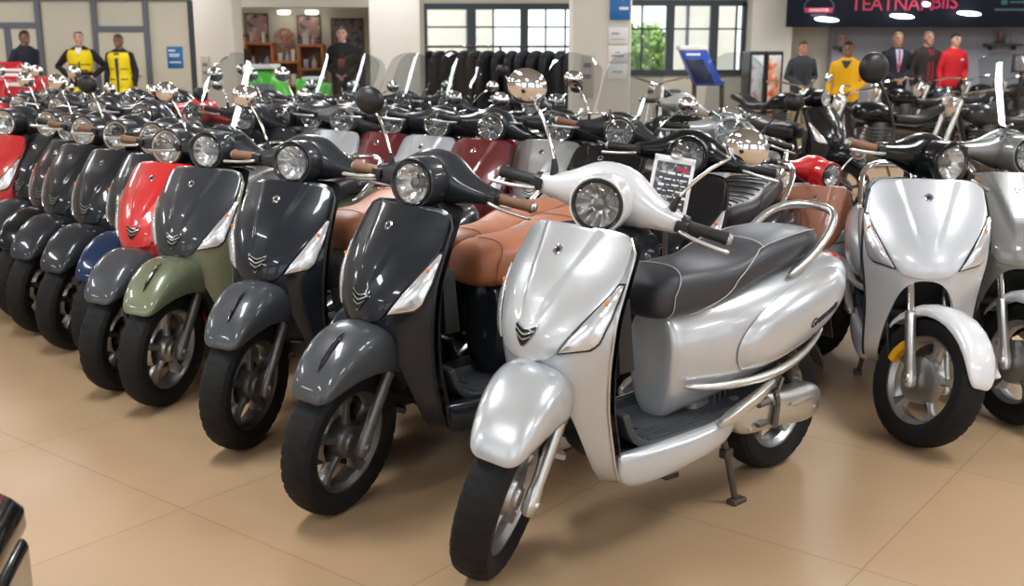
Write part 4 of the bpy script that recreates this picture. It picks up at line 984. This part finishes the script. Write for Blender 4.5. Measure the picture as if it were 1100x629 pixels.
for k in range(7):
    x = -.055
    while x < .05:
        ww = .006+.028*rn.random(); mb = MB().box((x+ww/2, -.006, .075-.026*k+.004*rn.random()), (ww, .003, .004+.008*rn.random()))
        if rn.random() < .75: link('lettering', tmesh(mb, 'plt'), INKW, r); x += ww+.008
link('lettering', tmesh(MB().box((.04, -.006, .098), (.05, .003, .016)), 'prd'), PINK, r, 'red mark')
link('pole', MB().tube([(0, .03, .02), (0, .03, .80)], .009, 8).mesh('ppl'), STEELW, r); link('foot', MB().box((0, .03, .012), (.16, .12, .024)).mesh('pft', bev=.005), BLKPL, r)
# coat rack
Yc = 15.; a, b = X(447, Yc), X(628, Yc); zr = Z(50, Yc)
r = empty('coat_rack', 'long rail carrying the black coats below the window', 'rack', ((a+b)/2, Yc, 0)); w = b-a
link('rail', MB().tube([(-w/2, 0, zr), (w/2, 0, zr)], .016, 10).mesh('rail'), STEELW, r)
for s_ in (-1, 0, 1):
    link('leg', MB().tube([(s_*w/2*.99, 0, zr), (s_*w/2*.99, 0, .02)], .018, 10).mesh('rleg'), STEELW, r); link('foot', MB().box((s_*w/2*.99, 0, .015), (.06, .6, .03)).mesh('rft', bev=.005), STEELW, r)
COATM = mat('black coat cloth', (.007, .008, .012), .7, build=bump_noise(80, .3, .004))
def coat_mesh(seed):
    rn = random.Random(seed); mb = MB(); rings = []
    for z, hw, t in ((0, .05, .035), (-.02, .12, .05), (-.06, .20, .06), (-.14, .235, .07), (-.35, .23, .075), (-.7, .245, .085), (-.98, .26, .09), (-1.0, .255, .085)):
        rings.append([(hw*math.cos(q)*(1+.04*math.sin(5*q+z*3+seed)), t*math.sin(q)*(1+.3*math.sin(7*q+seed)*(z < -.3)), z) for q in np.linspace(0, 2*PI, 37)[:-1]])
    mb.loft(rings)
    for s_ in (1, -1): mb.tube([(s_*.18, 0, -.08), (s_*.235, -.02, -.30), (s_*.25, -.03, -.64)], [.06, .062, .05], 12)
    return mb.mesh('coat_%d' % seed, sub=1, sharp=0)
cm = [coat_mesh(k) for k in range(3)]; hk = MB().tube([(0, 0, .0), (0, 0, .03), (.014, 0, .05), (.0, 0, .066), (-.014, 0, .052)], .004, 6).mesh('hook')
n = 13
for k in range(n):
    x = a+.16+(w-.32)*k/(n-1)
    e = empty('coat', 'black coat hanging on the long rail below the window', 'coat', (x, Yc, zr-.05), R(62+rnd.uniform(-9, 9)), 'black coats on the rail'); link('body', cm[k % 3], COATM, e); link('hanger_hook', hk, CHROME, e)
# black case corner at the lower left
r = empty('storage_case', 'black moulded case cut off in the lower left corner', 'case', (-1.075, 1.56, .0), R(12))
link('body', MB().loft([[(x*w_, y*w_, z) for x, y in ((-.22, -.3), (.22, -.3), (.22, .3), (-.22, .3))] for z, w_ in ((0, .97), (.03, 1), (.455, 1.0), (.475, 1.0))]).mesh('scb', bev=.035), BLKGL, r)
link('lid', MB().loft([[(x*w_, y*w_, z) for x, y in ((-.22, -.3), (.22, -.3), (.22, .3), (-.22, .3))] for z, w_ in ((.48, 1.01), (.535, 1.0), (.575, .9), (.585, .80))]).mesh('scl', bev=.03), BLKGL, r)
link('inset', MB().box((-.02, -.02, .587), (.26, .34, .012)).mesh('sci', bev=.005), P_GREYF, r); link('latch', MB().box((.228, 0, .465), (.02, .08, .07)).mesh('scla', bev=.005), STEELW, r)
# ------------------------------------------------------------------ people
SKIN = {}
def skin(nm, c): return mat('skin '+nm, c, .5)
EYE = mat('eye and brow', (.04, .03, .025), .4); LIP = mat('lips', (.45, .18, .15), .5)
def cap(mb, pts, rr, n=14):
    mb.tube(pts, rr, n)
    for p, r in zip(pts, rr): mb.ball(p, r*.995, 8)
ARM = {  # shoulder, elbow, wrist, hand direction for the +x side
 'clasp': ((.178, .0, 1.385), (.255, .03, 1.13), (.075, -.185, .985), (-.75, -.35, -.35)),
 'down': ((.178, 0, 1.385), (.245, .03, 1.13), (.255, -.05, .88), (0, -.12, -1)),
 'akimbo': ((.178, 0, 1.385), (.37, .06, 1.17), (.19, -.07, 1.01), (-.7, -.45, -.35)),
 'back': ((.178, 0, 1.385), (.25, .10, 1.14), (.09, .16, .98), (-.8, .1, -.4))}
def mir(p, s): return Vector((p[0]*s, p[1], p[2]))
def hand(mb, w, d, s):
    d = Vector(d).normalized(); side = Vector((0, -1, 0)); side = (side-d*side.dot(d)).normalized(); nrm = d.cross(side)*s
    c = w+d*.045
    mb.loft([[w+d*t+side*.036*a*k+nrm*.014*b*k for a, b in ((-1, -.6), (-.5, -1), (.5, -1), (1, -.6), (1, .6), (.5, 1), (-.5, 1), (-1, .6))] for t, k in ((-.005, .7), (.02, .95), (.06, 1.1), (.088, 1.05))])
    for i, L in enumerate((.066, .076, .070, .054)):
        b = w+d*.082+side*(.029-.0195*i); m1 = b+d*L*.5-nrm*.006; m2 = m1+(d*.7-nrm*.7).normalized()*L*.3; m3 = m2+(d*.35-nrm*.95).normalized()*L*.25
        cap(mb, [b, m1, m2, m3], [.0095, .009, .0085, .0075], 8)
    b = w+d*.03+side*.032; cap(mb, [b, b+(d*.6+side*.8).normalized()*.035, b+(d*.95+side*.5).normalized()*.062], [.012, .0105, .009], 8)
def torso_rings(g, z0=.84, z1=1.60):
    T = [(.84, .15, .105), (.90, .170, .118), (.96, .172, .118), (1.08, .150, .104), (1.18, .158, .110), (1.28, .176, .118), (1.36, .186, .115), (1.40, .172, .105), (1.43, .148, .095), (1.46, .112, .082), (1.485, .080, .070), (1.51, .060, .060), (1.56, .055, .058), (1.60, .054, .058)]
    return [[((rx+g)*math.copysign(abs(math.cos(a))**.85, math.cos(a)), .005+(ry+g)*math.sin(a), z) for a in np.linspace(0, 2*PI, 29)[:-1]] for z, rx, ry in T if z0-.001 <= z <= z1+.001]
BODY = {}
def body_mesh(poseR, poseL):
    k = (poseR, poseL)
    if k in BODY: return BODY[k]
    mb = MB(); mb.loft(torso_rings(0)); H = Vector((0, -.018, 1.625))
    mb.ball(H, (.074, .092, .108), 14); mb.ball(H+Vector((0, -.028, -.062)), (.054, .058, .052), 10); mb.ball(H+Vector((0, -.062, -.095)), (.022, .02, .016), 8)
    mb.loft([[H+Vector((x*w_, -.085+y*w_, z)) for x, y in ((-.011, .01), (0, -.022), (.011, .01))] for z, w_ in ((.012, .5), (-.006, .8), (-.026, 1.15), (-.032, .9))])
    mb.ball(H+Vector((0, -.083, -.055)), (.022, .010, .008), 8)
    for s in (1, -1): mb.ball(H+Vector((s*.076, .01, -.005)), (.011, .02, .031), 8); mb.ball(H+Vector((s*.03, -.08, .022)), (.02, .012, .008), 8)
    for s, ps in ((1, poseL), (-1, poseR)):
        a = ARM[ps]; sh, el, wr = (mir(a[i], s) for i in range(3)); d = mir(a[3], s)
        cap(mb, [sh, sh.lerp(el, .5), el, el.lerp(wr, .35), wr], [.056, .047, .039, .040, .026]); hand(mb, wr, d, s)
        hp = Vector((s*.09, .005, .90)); kn = Vector((s*.098, -.01, .49)); an = Vector((s*.10, .02, .09))
        cap(mb, [hp, hp.lerp(kn, .5), kn, kn.lerp(an, .35), an], [.088, .075, .054, .056, .036]); mb.ball((s*.105, -.05, .035), (.042, .125, .034), 10)
    me = mb.mesh('body_'+poseR+poseL, remesh=.0075, smoothit=2, sharp=0)
    mi = []
    for p in me.polygons:
        c = p.center-H; m = 0
        if c.y < -.055:
            for s in (1, -1):
                if (abs(c.x-s*.031) < .015 and abs(c.z-.006) < .008) or (abs(c.x-s*.031) < .022 and abs(c.z-.031) < .006): m = 1
            if abs(c.x) < .024 and abs(c.z+.056) < .008: m = 2
        mi.append(m)
    while len(me.materials) < 3: me.materials.append(None)
    me.polygons.foreach_set('material_index', mi); BODY[k] = me; return me
def jacket_mesh(poseR, poseL, hem=.86, g=.022, sleeves=True, collar=True, flare=.0, top=1.485):
    key = ('j', poseR, poseL, hem, g, sleeves, flare, top)
    if key in BODY: return BODY[key]
    mb = MB(); rg = torso_rings(g, .84, top)
    if hem < .84:
        pre = []
        for t in np.linspace(0, 1, 6)[:-1]:
            z = hem+(.84-hem)*t; pre.append([((.168+g+flare*(1-t))*math.copysign(abs(math.cos(a))**.85, math.cos(a)), .005+(.118+g+flare*(1-t))*math.sin(a), z) for a in np.linspace(0, 2*PI, 29)[:-1]])
        rg = pre+rg
    elif hem > .86: rg = [r_ for r_ in rg if r_[0][2] >= hem-.001]
    mb.loft(rg)
    if sleeves:
        for s, ps in ((1, poseL), (-1, poseR)):
            a = ARM[ps]; sh, el, wr = (mir(a[i], s) for i in range(3)); e = sh.lerp(el, .5)
            cap(mb, [sh+Vector((0, 0, -.005)), e, el, el.lerp(wr, .45), el.lerp(wr, .93)], [.068, .063, .055, .051, .042])
    if collar: mb.tube([(.062*math.cos(a), .012+.062*math.sin(a), 1.495+.012*math.sin(a)) for a in np.linspace(0, 2*PI, 25)], .016, 8)
    me = mb.mesh('jacket', remesh=.011, smoothit=3, sharp=0); BODY[key] = me; return me
def trouser_mesh():
    if 't' in BODY: return BODY['t']
    mb = MB(); mb.loft(torso_rings(.012, .84, 1.08))
    for s in (1, -1): hp = Vector((s*.09, .005, .90)); kn = Vector((s*.10, -.005, .49)); an = Vector((s*.105, .01, .075)); cap(mb, [hp, hp.lerp(kn, .5), kn], [.098, .090, .075]); mb.tube([kn, kn.lerp(an, .5), an], [.075, .070, .066], 14)
    BODY['t'] = mb.mesh('trousers', remesh=.012, smoothit=3, sharp=0); return BODY['t']
def shoe_mesh():
    if 's' in BODY: return BODY['s']
    mb = MB()
    mb.loft([[(x*w_, y*l_-.045, z) for x, y in [(.048*math.cos(a), .142*math.sin(a)*(1 if math.sin(a) < 0 else .85)) for a in np.linspace(0, 2*PI, 21)[:-1]]] for z, w_, l_ in ((0, 1, 1), (.02, 1.02, 1.0), (.05, .9, .9), (.075, .75, .62), (.10, .7, .42))]); BODY['s'] = mb.mesh('shoe', sub=1, sharp=0); return BODY['s']
def hair_mesh(kind):
    key = 'h'+kind
    if key in BODY: return BODY[key]
    mb = MB(); b = MB(); b.ball((0, 0, 0), (.082, .100, .117), 20); H = Vector((0, -.015, 1.628)); lim = {'short': .048, 'thin': .062}[kind]
    keep = [q for q in b.f if all((b.v[i][2] > lim-(.055 if b.v[i][1] > -.02 else 0)-(.05 if b.v[i][1] > .03 else 0)) for i in q)]
    if kind == 'thin': keep = [q for q in keep if not all(b.v[i][2] > .085 and b.v[i][1] < .05 for i in q)]
    mb.add([Vector(v)+H for v in b.v], keep); me = mb.mesh(key, solid=.010, sharp=0)
    bm = bmesh.new(); bm.from_mesh(me); bmesh.ops.delete(bm, geom=[v for v in bm.verts if not v.link_faces], context='VERTS'); bm.to_mesh(me); bm.free(); BODY[key] = me; return me
def front(z, x, g=.0, rr=None):  # y of the clothed chest front
    T = [(.5, .19, .14), (.84, .17, .12), (.96, .172, .118), (1.08, .150, .104), (1.18, .158, .110), (1.28, .176, .118), (1.36, .186, .115), (1.40, .172, .105), (1.43, .148, .095), (1.46, .112, .082), (1.50, .07, .065)]
    rx = np.interp(z, [t[0] for t in T], [t[1] for t in T])+g; ry = np.interp(z, [t[0] for t in T], [t[2] for t in T])+g
    return .005-ry*math.sqrt(max(0, 1-min(.98, abs(x)/rx)**2.3))
def patch(rows, g, nm, th=.006):  # rows: (z, x0, x1) laid on the chest
    mb = MB(); mb.grid([[(x, front(z, x, g), z) for x in np.linspace(x0, x1, 7)] for z, x0, x1 in rows]); return mb.mesh(nm, solid=th)
CL = lambda nm, c, r=.8: mat('cloth '+nm, c, r, build=bump_noise(150, .15))
def person(label, px, pyhead, Y, rz, poseR, poseL, skinc, jac, trou, h=1.75, hem=.86, flare=0, hair=('short', (.03, .02, .015)), patches=(), vest=None, shoes=(.015, .015, .015), jl='jacket', g=.022):
    x, zt = aty(px, pyhead, Y); r = empty('person', label, 'person', (x, Y, 0), rz, 'people standing at the back'); sc = h/1.735; r.scale = (sc,)*3
    link('body', body_mesh(poseR, poseL), [skinc, EYE, LIP], r)
    link('trousers', trouser_mesh(), trou, r)
    for s in (1, -1): o = link('shoe', shoe_mesh(), CL('shoe %.3f' % shoes[0], shoes, .4), r); o.location = (s*.105, 0, 0)
    link(jl, jacket_mesh(poseR, poseL, hem, g, True, True, flare), jac, r)
    if vest: link('vest', jacket_mesh(poseR, poseL, vest[1], g+.010, False, False, vest[2], 1.43), vest[0], r)
    if hair: link('hair', hair_mesh(hair[0]), CL('hair %.3f' % hair[1][0], hair[1]), r)
    for nm, m, rows, gg in patches: link(nm, patch(rows, gg, 'patch'), m, r)
    return r
SK1 = skin('ruddy', (.50, .25, .17)); SK2 = skin('brown', (.24, .12, .07)); SK3 = skin('fair', (.62, .38, .29)); SK4 = skin('dark', (.12, .06, .04))
NAVYC = CL('navy', (.012, .017, .035)); BLKC = CL('black', (.008, .008, .010)); YEL = mat('hi vis yellow cloth', srgb(238, 214, 10), .7, build=bump_noise(150, .15)); YEL2 = CL('amber yellow', srgb(238, 180, 10)); REDC = CL('red', (.58, .012, .02)); SUIT = CL('dark suit', (.010, .012, .020)); GREYC = CL('dark grey', (.035, .04, .05)); KHAKI = CL('khaki', srgb(150, 135, 105)); WHC = CL('white shirt', (.75, .76, .8)); BLUC = CL('pale blue shirt', (.42, .52, .72)); TIE = CL('red tie', (.45, .05, .07)); BRN = CL('dark brown', (.022, .015, .014)); GREYS = CL('silver strip', (.35, .36, .34), .4)
VN = [(1.40, -.03, .03), (1.43, -.04, .04), (1.46, -.045, .045)]
person('person in a navy coat in front of the left door, seen from the side', 25, 33, 18.0, R(60), 'back', 'back', SK2, NAVYC, NAVYC, 1.74, hem=.60, flare=.02, hair=('short', (.03, .012, .01)))
person('person in a yellow vest over black sleeves, one hand on hip', 84, 35, 18.0, R(10), 'akimbo', 'akimbo', SK3, BLKC, YEL, 1.73, hair=('thin', (.10, .08, .07)), vest=(YEL, 1.08, 0), patches=(('shirt_front', WHC, [(1.36, -.012, .012), (1.42, -.04, .04), (1.47, -.055, .055)], .036), ('trim_strip', BLKC, [(1.09, -.014, .014), (1.2, -.014, .014), (1.37, -.014, .014)], .0345), ('trim_strip', BLKC, [(1.09, -.17, .17), (1.115, -.17, .17)], .0345), ('trim_strip', BLKC, [(1.19, -.165, -.03), (1.205, -.165, -.03)], .0345), ('trim_strip', BLKC, [(1.19, .03, .165), (1.205, .03, .165)], .0345)))
person('person in a long yellow vest open over a dark shirt, hands down', 127, 40, 18.0, R(-4), 'down', 'down', SK2, BLKC, BLKC, 1.68, hair=('short', (.06, .045, .035)), vest=(YEL, .52, .03), patches=(('shirt_front', GREYC, [(.56, -.012, .012), (1.0, -.02, .02), (1.3, -.03, .03), (1.42, -.045, .045)], .036), ('trim_strip', BLKC, [(1.15, -.165, -.05), (1.165, -.165, -.05)], .0345), ('trim_strip', BLKC, [(1.15, .05, .165), (1.165, .05, .165)], .0345), ('trim_strip', BLKC, [(.98, -.16, -.05), (1.0, -.16, -.05)], .0345), ('trim_strip', BLKC, [(.98, .05, .16), (1.0, .05, .16)], .0345)))
person('person in black half hidden behind the pillar by the shop', 257, 40, 18.0, R(70), 'down', 'down', SK1, BLKC, BLKC, 1.70, hair=('short', (.02, .015, .012)))
person('person in an open black jacket in front of the dark shop poster', 367, 29, 18.2, R(0), 'clasp', 'clasp', SK3, BLKC, BLKC, 1.80, hair=('thin', (.12, .10, .09)), patches=(('shirt_front', BRN, [(1.0, -.09, .09), (1.2, -.085, .085), (1.36, -.03, .03)], .026), ('print', CL('rust print', (.22, .07, .05)), [(1.10, -.06, .06), (1.24, -.055, .055)], .032)))
person('person in a dark zipped jacket and khaki trousers, hands clasped', 863, 48, 17.0, R(6), 'clasp', 'clasp', SK1, GREYC, KHAKI, 1.56, hair=('short', (.06, .03, .02)), patches=(('zip', BLKC, [(.90, -.006, .006), (1.2, -.006, .006), (1.44, -.006, .006)], .026),))
person('person in a yellow top over grey, standing behind the black scooter', 912, 44, 14.5, R(-25), 'down', 'clasp', SK2, YEL2, GREYC, 1.53, hair=('short', (.015, .012, .01)), patches=(('collar_front', GREYC, [(1.34, -.015, .015), (1.40, -.05, .05), (1.45, -.075, .075)], .028),))
person('person in a dark suit with white shirt and red tie', 965, 34, 17.6, R(2), 'clasp', 'clasp', SK1, SUIT, SUIT, 1.71, hair=('thin', (.30, .20, .15)), patches=(('shirt_front', BLUC, [(1.10, -.008, .008), (1.25, -.035, .035), (1.38, -.058, .058), (1.46, -.06, .06)], .026), ('tie', TIE, [(1.12, -.006, .006), (1.18, -.022, .022), (1.40, -.014, .014), (1.45, -.018, .018)], .033)))
person('person in a dark brown jacket open over a red shirt', 998, 33, 17.6, R(12), 'down', 'down', SK1, BRN, BLKC, 1.72, hair=('thin', (.20, .14, .11)), patches=(('shirt_front', CL('deep red', (.20, .012, .022)), [(.90, -.055, .055), (1.2, -.055, .055), (1.38, -.05, .05), (1.45, -.05, .05)], .026), ('placket', BLKC, [(.90, -.008, .008), (1.2, -.008, .008), (1.44, -.008, .008)], .033)))
person('person in a bright red jacket beside the man in brown', 1027, 35, 17.6, R(14), 'down', 'clasp', SK3, REDC, GREYC, 1.69, hair=('short', (.012, .01, .01)), patches=(('chest_mark', WHC, [(1.30, .04, .10), (1.325, .04, .10)], .028),))
# ------------------------------------------------------------------ motorcycles at the right back
MC = {}
def mc():
    mb = MB(); mb.loft([[(x, w_*math.cos(a), z+h_*math.sin(a)) for a in np.linspace(0, 2*PI, 17)[:-1]] for x, w_, z, h_ in ((.30, .05, .80, .04), (.26, .11, .80, .09), (.1, .15, .80, .12), (-.08, .13, .77, .10), (-.18, .08, .74, .05))]); MC['tank'] = mb.mesh('tank', sub=1, sharp=0)
    mb = MB(); mb.loft([sup(x, zb, zt_, w_, 3) for x, zb, zt_, w_ in ((-.12, .70, .74, .05), (-.15, .68, .78, .11), (-.35, .66, .75, .14), (-.50, .68, .77, .14), (-.56, .72, .84, .13), (-.80, .78, .88, .11), (-.86, .80, .86, .06))]); MC['saddle'] = mb.mesh('saddle', sub=1, sharp=0)
    mb = MB(); mb.loft([[(x+.10*math.sin(t*1.4)*-1, .13*math.copysign(abs(math.cos(a))**.7, math.cos(a))*(1-.25*t), .88+.36*t+.0*x+.02*math.sin(a)) if False else (-.84-.12*t+.045*math.sin(a), .14*(1-.2*t*t)*math.copysign(abs(math.cos(a))**.7, math.cos(a)), .86+.38*t) for a in np.linspace(0, 2*PI, 17)[:-1]] for t, x in ((0, 0), (.08, 0), (.5, 0), (.9, 0), (1, 0))]); MC['backrest'] = mb.mesh('backrest', sub=1, sharp=0)
    mb = MB(); rbox(mb, 0, 0, -.15, .15, [(-.25, .38, .05, .6), (-.22, .38, .12, 1), (.12, .38, .14, 1), (.2, .40, .06, .7)]); 
    for k in range(5): mb.box((.0, 0, .50+.035*k), (.24, .22, .014))
    mb.tube([(0, 0, .48), (0, 0, .70)], .09, 14); MC['engine'] = mb.mesh('mengine')
    mb = MB(); mb.tube([(.1, -.14, .45), (.2, -.17, .30), (-.1, -.19, .24), (-.6, -.19, .27), (-.85, -.19, .30)], [.025, .025, .03, .055, .05], 12); MC['exhaust'] = mb.mesh('exhaust')
    mb = MB(); mb.tube([(.40, 0, .95), (.38, .12, 1.0), (.25, .33, 1.05), (.15, .38, 1.04)], .013, 8); mb.tube([(.40, 0, .95), (.38, -.12, 1.0), (.25, -.33, 1.05), (.15, -.38, 1.04)], .013, 8); MC['handlebar'] = mb.mesh('handlebar')
    mb = MB(); mb.revolve([(0, .02), (.03, .02), (.09, .09), (.1, .15), (.095, .16), (.02, .17), (0, .17)], (.36, 0, .88), 'x', 22); MC['lamp'] = mb.mesh('mlamp')
    mb = MB()
    for s in (1, -1): mb.tube([(.70, s*.085, .235), (.42, s*.085, .93)], .024, 10)
    mb.tube([(.42, -.085, .93), (.42, .085, .93)], .02, 8); MC['fork'] = mb.mesh('mfork')
    mb = MB(); mb.tube([(.40, 0, .86), (.1, 0, .68), (-.4, 0, .62), (-.75, 0, .70)], .025, 8); mb.tube([(.36, 0, .80), (.2, 0, .35), (-.3, 0, .33), (-.45, 0, .60)], .022, 8)
    for s in (1, -1): mb.tube([(-.3, s*.08, .36), (-.617, s*.085, .225)], .022, 8); mb.tube([(-.617, s*.10, .25), (-.5, s*.11, .62)], .02, 8)
    MC['frame'] = mb.mesh('mframe')
    mb = MB(); mb.tube([(-.05, .12, .28), (-.08, .26, .02)], .012, 8); MC['side_stand'] = mb.mesh('sstand')
    for nm, cx_, a0, a1 in (('mfend', .70, 20, 140), ('mfend2', -.617, 40, 165)):
        mb = MB(); rg = []
        for ph in np.linspace(a0, a1, 15): a = R(ph); rg.append([(cx_+math.cos(a)*(.255+.016*q), .072*c_, .23+math.sin(a)*(.255+.016*q)) for c_, q in ((-1, -1.2), (-.8, .4), (0, 1), (.8, .4), (1, -1.2))])
        mb.loft(rg, closed=False); MC[nm] = mb.mesh(nm, solid=.006, sub=1, sharp=50)
mc()
def motorcycle(label, px, py, zref, h, body, back=True):
    w_ = atz(px, py, zref); r = empty('motorcycle', label, 'motorcycle', (w_.x, w_.y, 0), R(h), 'dark motorcycles at the right back')
    for nm, k, m in (('frame', 'frame', BLKPL), ('tank', 'tank', body), ('saddle', 'saddle', SEATK), ('engine', 'engine', ALUD), ('exhaust', 'exhaust', ALUB), ('handlebar', 'handlebar', CHROME), ('headlight', 'lamp', CHROME), ('fork', 'fork', ALUB), ('side_stand', 'side_stand', STEELW), ('fender', 'mfend', body), ('fender', 'mfend2', body)): link(nm, MC[k], m, r)
    if back: link('backrest', MC['backrest'], SEATK, r)
    o = link('wheel', SP['rwheel'], ALUD, r); link('tyre', SP['rtyre'], RUBBER, o)
    o = link('wheel', SP['fwheel'], ALUD, r, None, Matrix.Translation((.70-FA[0], 0, 0))); link('tyre', SP['ftyre'], RUBBER, o)
    return r
motorcycle('black motorcycle with tall backrest below the wall shelf', 1060, 97, .8, 200, P_BLACK)
motorcycle('black motorcycle with backrest in front of the monitor', 1096, 97, .8, 205, P_CHAR)
motorcycle('charcoal motorcycle in front of the man in red', 1018, 102, .8, 200, P_CHAR, False)
motorcycle('black motorcycle in front of the man in the suit', 972, 103, .8, 195, P_BLACK, False)
motorcycle('dark motorcycle left of the man in the yellow top', 838, 108, .8, -60, P_BLACK, False)
motorcycle('nearer black motorcycle behind the silver scooter', 945, 120, .8, 190, P_BLACK, False)
motorcycle('nearer charcoal motorcycle behind the grey scooter windscreen', 1062, 122, .8, 200, P_CHAR, False)
motorcycle('black motorcycle far back beside the white pillar and blue board', 712, 103, .8, -110, P_BLACK, False)
# ------------------------------------------------------------------ camera
cam = bpy.data.cameras.new('camera'); cam.lens = 36*FPX/1100; cam.sensor_width = 36; cam.clip_end = 200
co = bpy.data.objects.new('camera', cam); COL.objects.link(co); co.location = (0, 0, CH); co.rotation_euler = (PI/2-PT, 0, 0)
cam.dof.use_dof = True; cam.dof.focus_distance = 3.3; cam.dof.aperture_fstop = 4.5
SC.camera = co
# ------------------------------------------------------------------ light
w = bpy.data.worlds.new('world'); SC.world = w; w.use_nodes = True
bg = w.node_tree.nodes['Background']; bg.inputs[0].default_value = (.93, .97, 1, 1); bg.inputs[1].default_value = 2.2
LP = 74.
for ix in range(6):
    for iy in range(5):
        la = bpy.data.lights.new('ceiling panel light', 'AREA'); la.shape = 'RECTANGLE'; la.size = .45; la.size_y = 1.5; la.energy = LP; la.color = (.96, .98, 1)
        lo = bpy.data.objects.new('ceiling panel light', la); COL.objects.link(lo); lo.location = (-10+4*ix+.6, -1.5+4.4*iy, 3.36)
su = bpy.data.lights.new('sun', 'SUN'); su.energy = 4.5; su.angle = R(3); so = bpy.data.objects.new('sun', su); COL.objects.link(so); so.rotation_euler = (R(24), R(6), 0)
SC.view_settings.view_transform = 'Standard'; SC.view_settings.look = 'None'; SC.view_settings.gamma = 1; SC.view_settings.exposure = 0
SC.cycles.use_denoising = True
SC.cycles.max_bounces = 8; SC.cycles.transparent_max_bounces = 24; SC.cycles.caustics_reflective = False; SC.cycles.caustics_refractive = False
